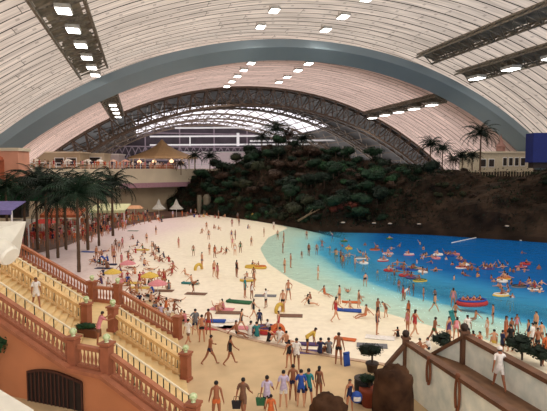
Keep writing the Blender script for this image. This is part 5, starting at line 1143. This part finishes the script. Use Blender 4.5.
# small lamps along the dark wall by the pool
for x, y, lb in ((374, 223, 'small lit lamp'), (390, 223.5, 'small lit lamp'), (419, 224, 'small lit lamp'), (507, 226, 'small lit lamp'), (343, 222.5, 'small lit lamp')):
    P = atd(x, y, 80 if x < 420 else 74); s_ = min(FARW3, key=lambda q: abs(q.x - P.x)); e = empty('wall_lamp', atd(x, y, 81.5 if x < 480 else 75.5)); tag(e, lb + ' above the far side of the pool', 'lamp', 'lamps on the pool wall')
    b = MB(); b.ball((0, 0, 0), .2, 8, sx=1.8, sz=.6); b.obj('lamp_shade', emat('wall_lamp_glow', (.35, .28, .22), .08) if 'wlg' not in M_ else M_['wlg'], e); b = MB(); b.tube([(0, 0, 0), (0, 1.6, -.3)], .04, 6); b.obj('bracket', m_dark, e)
# crowd along the back of the sand and on the promenade
back = [(258, 221), (240, 219), (220, 217.5), (200, 216.5), (180, 219), (160, 221.5), (140, 223.5), (120, 229), (100, 236), (85, 243)]
n = 0; tries = 0
while n < 62 and tries < 3000:
    tries += 1; i = rnd.choice((0, 1, 2, 3, 4, 5, 6, 6, 7, 7, 8, 8)); t = rnd.random(); x = back[i][0] + (back[i + 1][0] - back[i][0]) * t; y = back[i][1] + (back[i + 1][1] - back[i][1]) * t + rnd.uniform(-3.5, 1.6)
    P = at(x, y, .045)
    if not free(P, .6) or P.y > 128: continue
    person(P, rnd.choice(('stand', 'knees', 'stand', 'walk', 'sit')), rnd.choice(('trunks', 'suit', 'shirt', 'shirt')), rnd.choice(cols), 'at back of beach', 'crowd at the back of the beach', None, rnd.uniform(.85, 1.05)); n += 1
# the rest of the distant crowd under the palms: beyond 300, one body of people
b = MB(); r6 = random.Random(3); base = figure('stand', 0, False)['shirt']; bv = [v.co.copy() for v in base.vertices]; bf = [tuple(p.vertices) for p in base.polygons]; bmi = [p.material_index for p in base.polygons]
mset = [SKIN0, HAIR[0]] + [cloth(c) for c in ('red', 'white', 'navy', 'pink', 'orange', 'black')]; cnt = 0
while cnt < 290:
    if cnt < 245: x, y = r6.uniform(20, 150), r6.uniform(212, 250); P = at(x, y, .045); ok = (y < 250 - (x - 60) * .30) and P.y < 112
    else: x = r6.uniform(24, 170); P = atd(x, 167.5, 0); f_ = (x - 20) / 160; q = TL[1].lerp(TL[5], max(0, min(1, f_))); P = Vector((q.x, q.y + r6.uniform(2.5, 4.5), 10.2)); ok = True
    if not ok or not free(P, .5): continue
    R_ = Matrix.Rotation(r6.uniform(0, 6.28), 3, 'Z'); o_ = len(b.v); b.v += [tuple(R_ @ v + P) for v in bv]; b.f += [tuple(i + o_ for i in f) for f in bf]; a_, c_ = r6.randrange(2, 8), r6.randrange(2, 8); b.m += [(0, 1, a_, c_)[k] for k in bmi]; PEOPLE.append((P, .4)); cnt += 1
o = b.obj('crowd', mset, None, True); tag(o, 'dense distant crowd under the palms and along the terrace railing', 'crowd'); o['kind'] = 'stuff'
# terrace people at the rail
for i in range(22):
    f_ = i / 22; q = TL[1].lerp(TL[5], f_); P = Vector((q.x, q.y + 1.1, 10.2)); person(P, rnd.choice(('stand', 'lean_rail', 'hips')), rnd.choice(('shirt', 'shirt', 'trunks')), rnd.choice(('red', 'white', 'pink', 'orange', 'navy')), 'at the upper terrace railing', 'people on the upper terrace', None, 1.0)

# keep as individuals the 300 people that show largest; the small distant ones join the crowd
bpy.context.view_layer.update()
ppl = [o for o in REG if o.get('category') == 'person']
def appar(o):
    x, y = px_of(o.location); d = (o.location - Vector((0, 0, EYE))).length
    return (o.scale[2] / d) * (1 if -12 < x < 560 else .01)
ppl.sort(key=appar, reverse=True)
drop = [o for o in ppl[296:] if not o.children]
cm = bpy.data.objects['crowd']; me0 = cm.data; b = MB(); b.v = [tuple(v.co) for v in me0.vertices]; b.f = [tuple(p.vertices) for p in me0.polygons]; b.m = [p.material_index for p in me0.polygons]; ms_ = list(me0.materials)
for o in drop:
    mw_ = o.matrix_world; k = len(b.v); b.v += [tuple(mw_ @ v.co) for v in o.data.vertices]; mi = []
    for sl in o.material_slots:
        if sl.material not in ms_: ms_.append(sl.material)
        mi.append(ms_.index(sl.material))
    b.f += [tuple(i + k for i in p.vertices) for p in o.data.polygons]; b.m += [mi[p.material_index] for p in o.data.polygons]; REG.remove(o); bpy.data.objects.remove(o)
cm.data = b.mesh('crowd', ms_, True)
# ------------------------------------------------------------------ labels: where several read alike, add the place in the row
ORD = 'first second third fourth fifth sixth seventh eighth ninth tenth eleventh twelfth thirteenth fourteenth fifteenth sixteenth seventeenth eighteenth nineteenth'.split()
def ordn(i):
    if i < 19: return ORD[i]
    tens = ['twentieth', 'thirtieth', 'fortieth', 'fiftieth']; t = ['twenty', 'thirty', 'forty', 'fifty']; n = i + 1
    return tens[n // 10 - 2] if n % 10 == 0 else t[n // 10 - 2] + '-' + ORD[n % 10 - 1]
by = {}
for o in REG: by.setdefault(o['label'], []).append(o)
bpy.context.view_layer.update()
for lb, lst in by.items():
    if len(lst) < 2: continue
    lst.sort(key=lambda o: px_of(o.matrix_world.translation)[0])
    for i, o in enumerate(lst): o['label'] = lb + (', left one' if len(lst) == 2 and i == 0 else ', right one' if len(lst) == 2 else ', %s from left' % ordn(i))
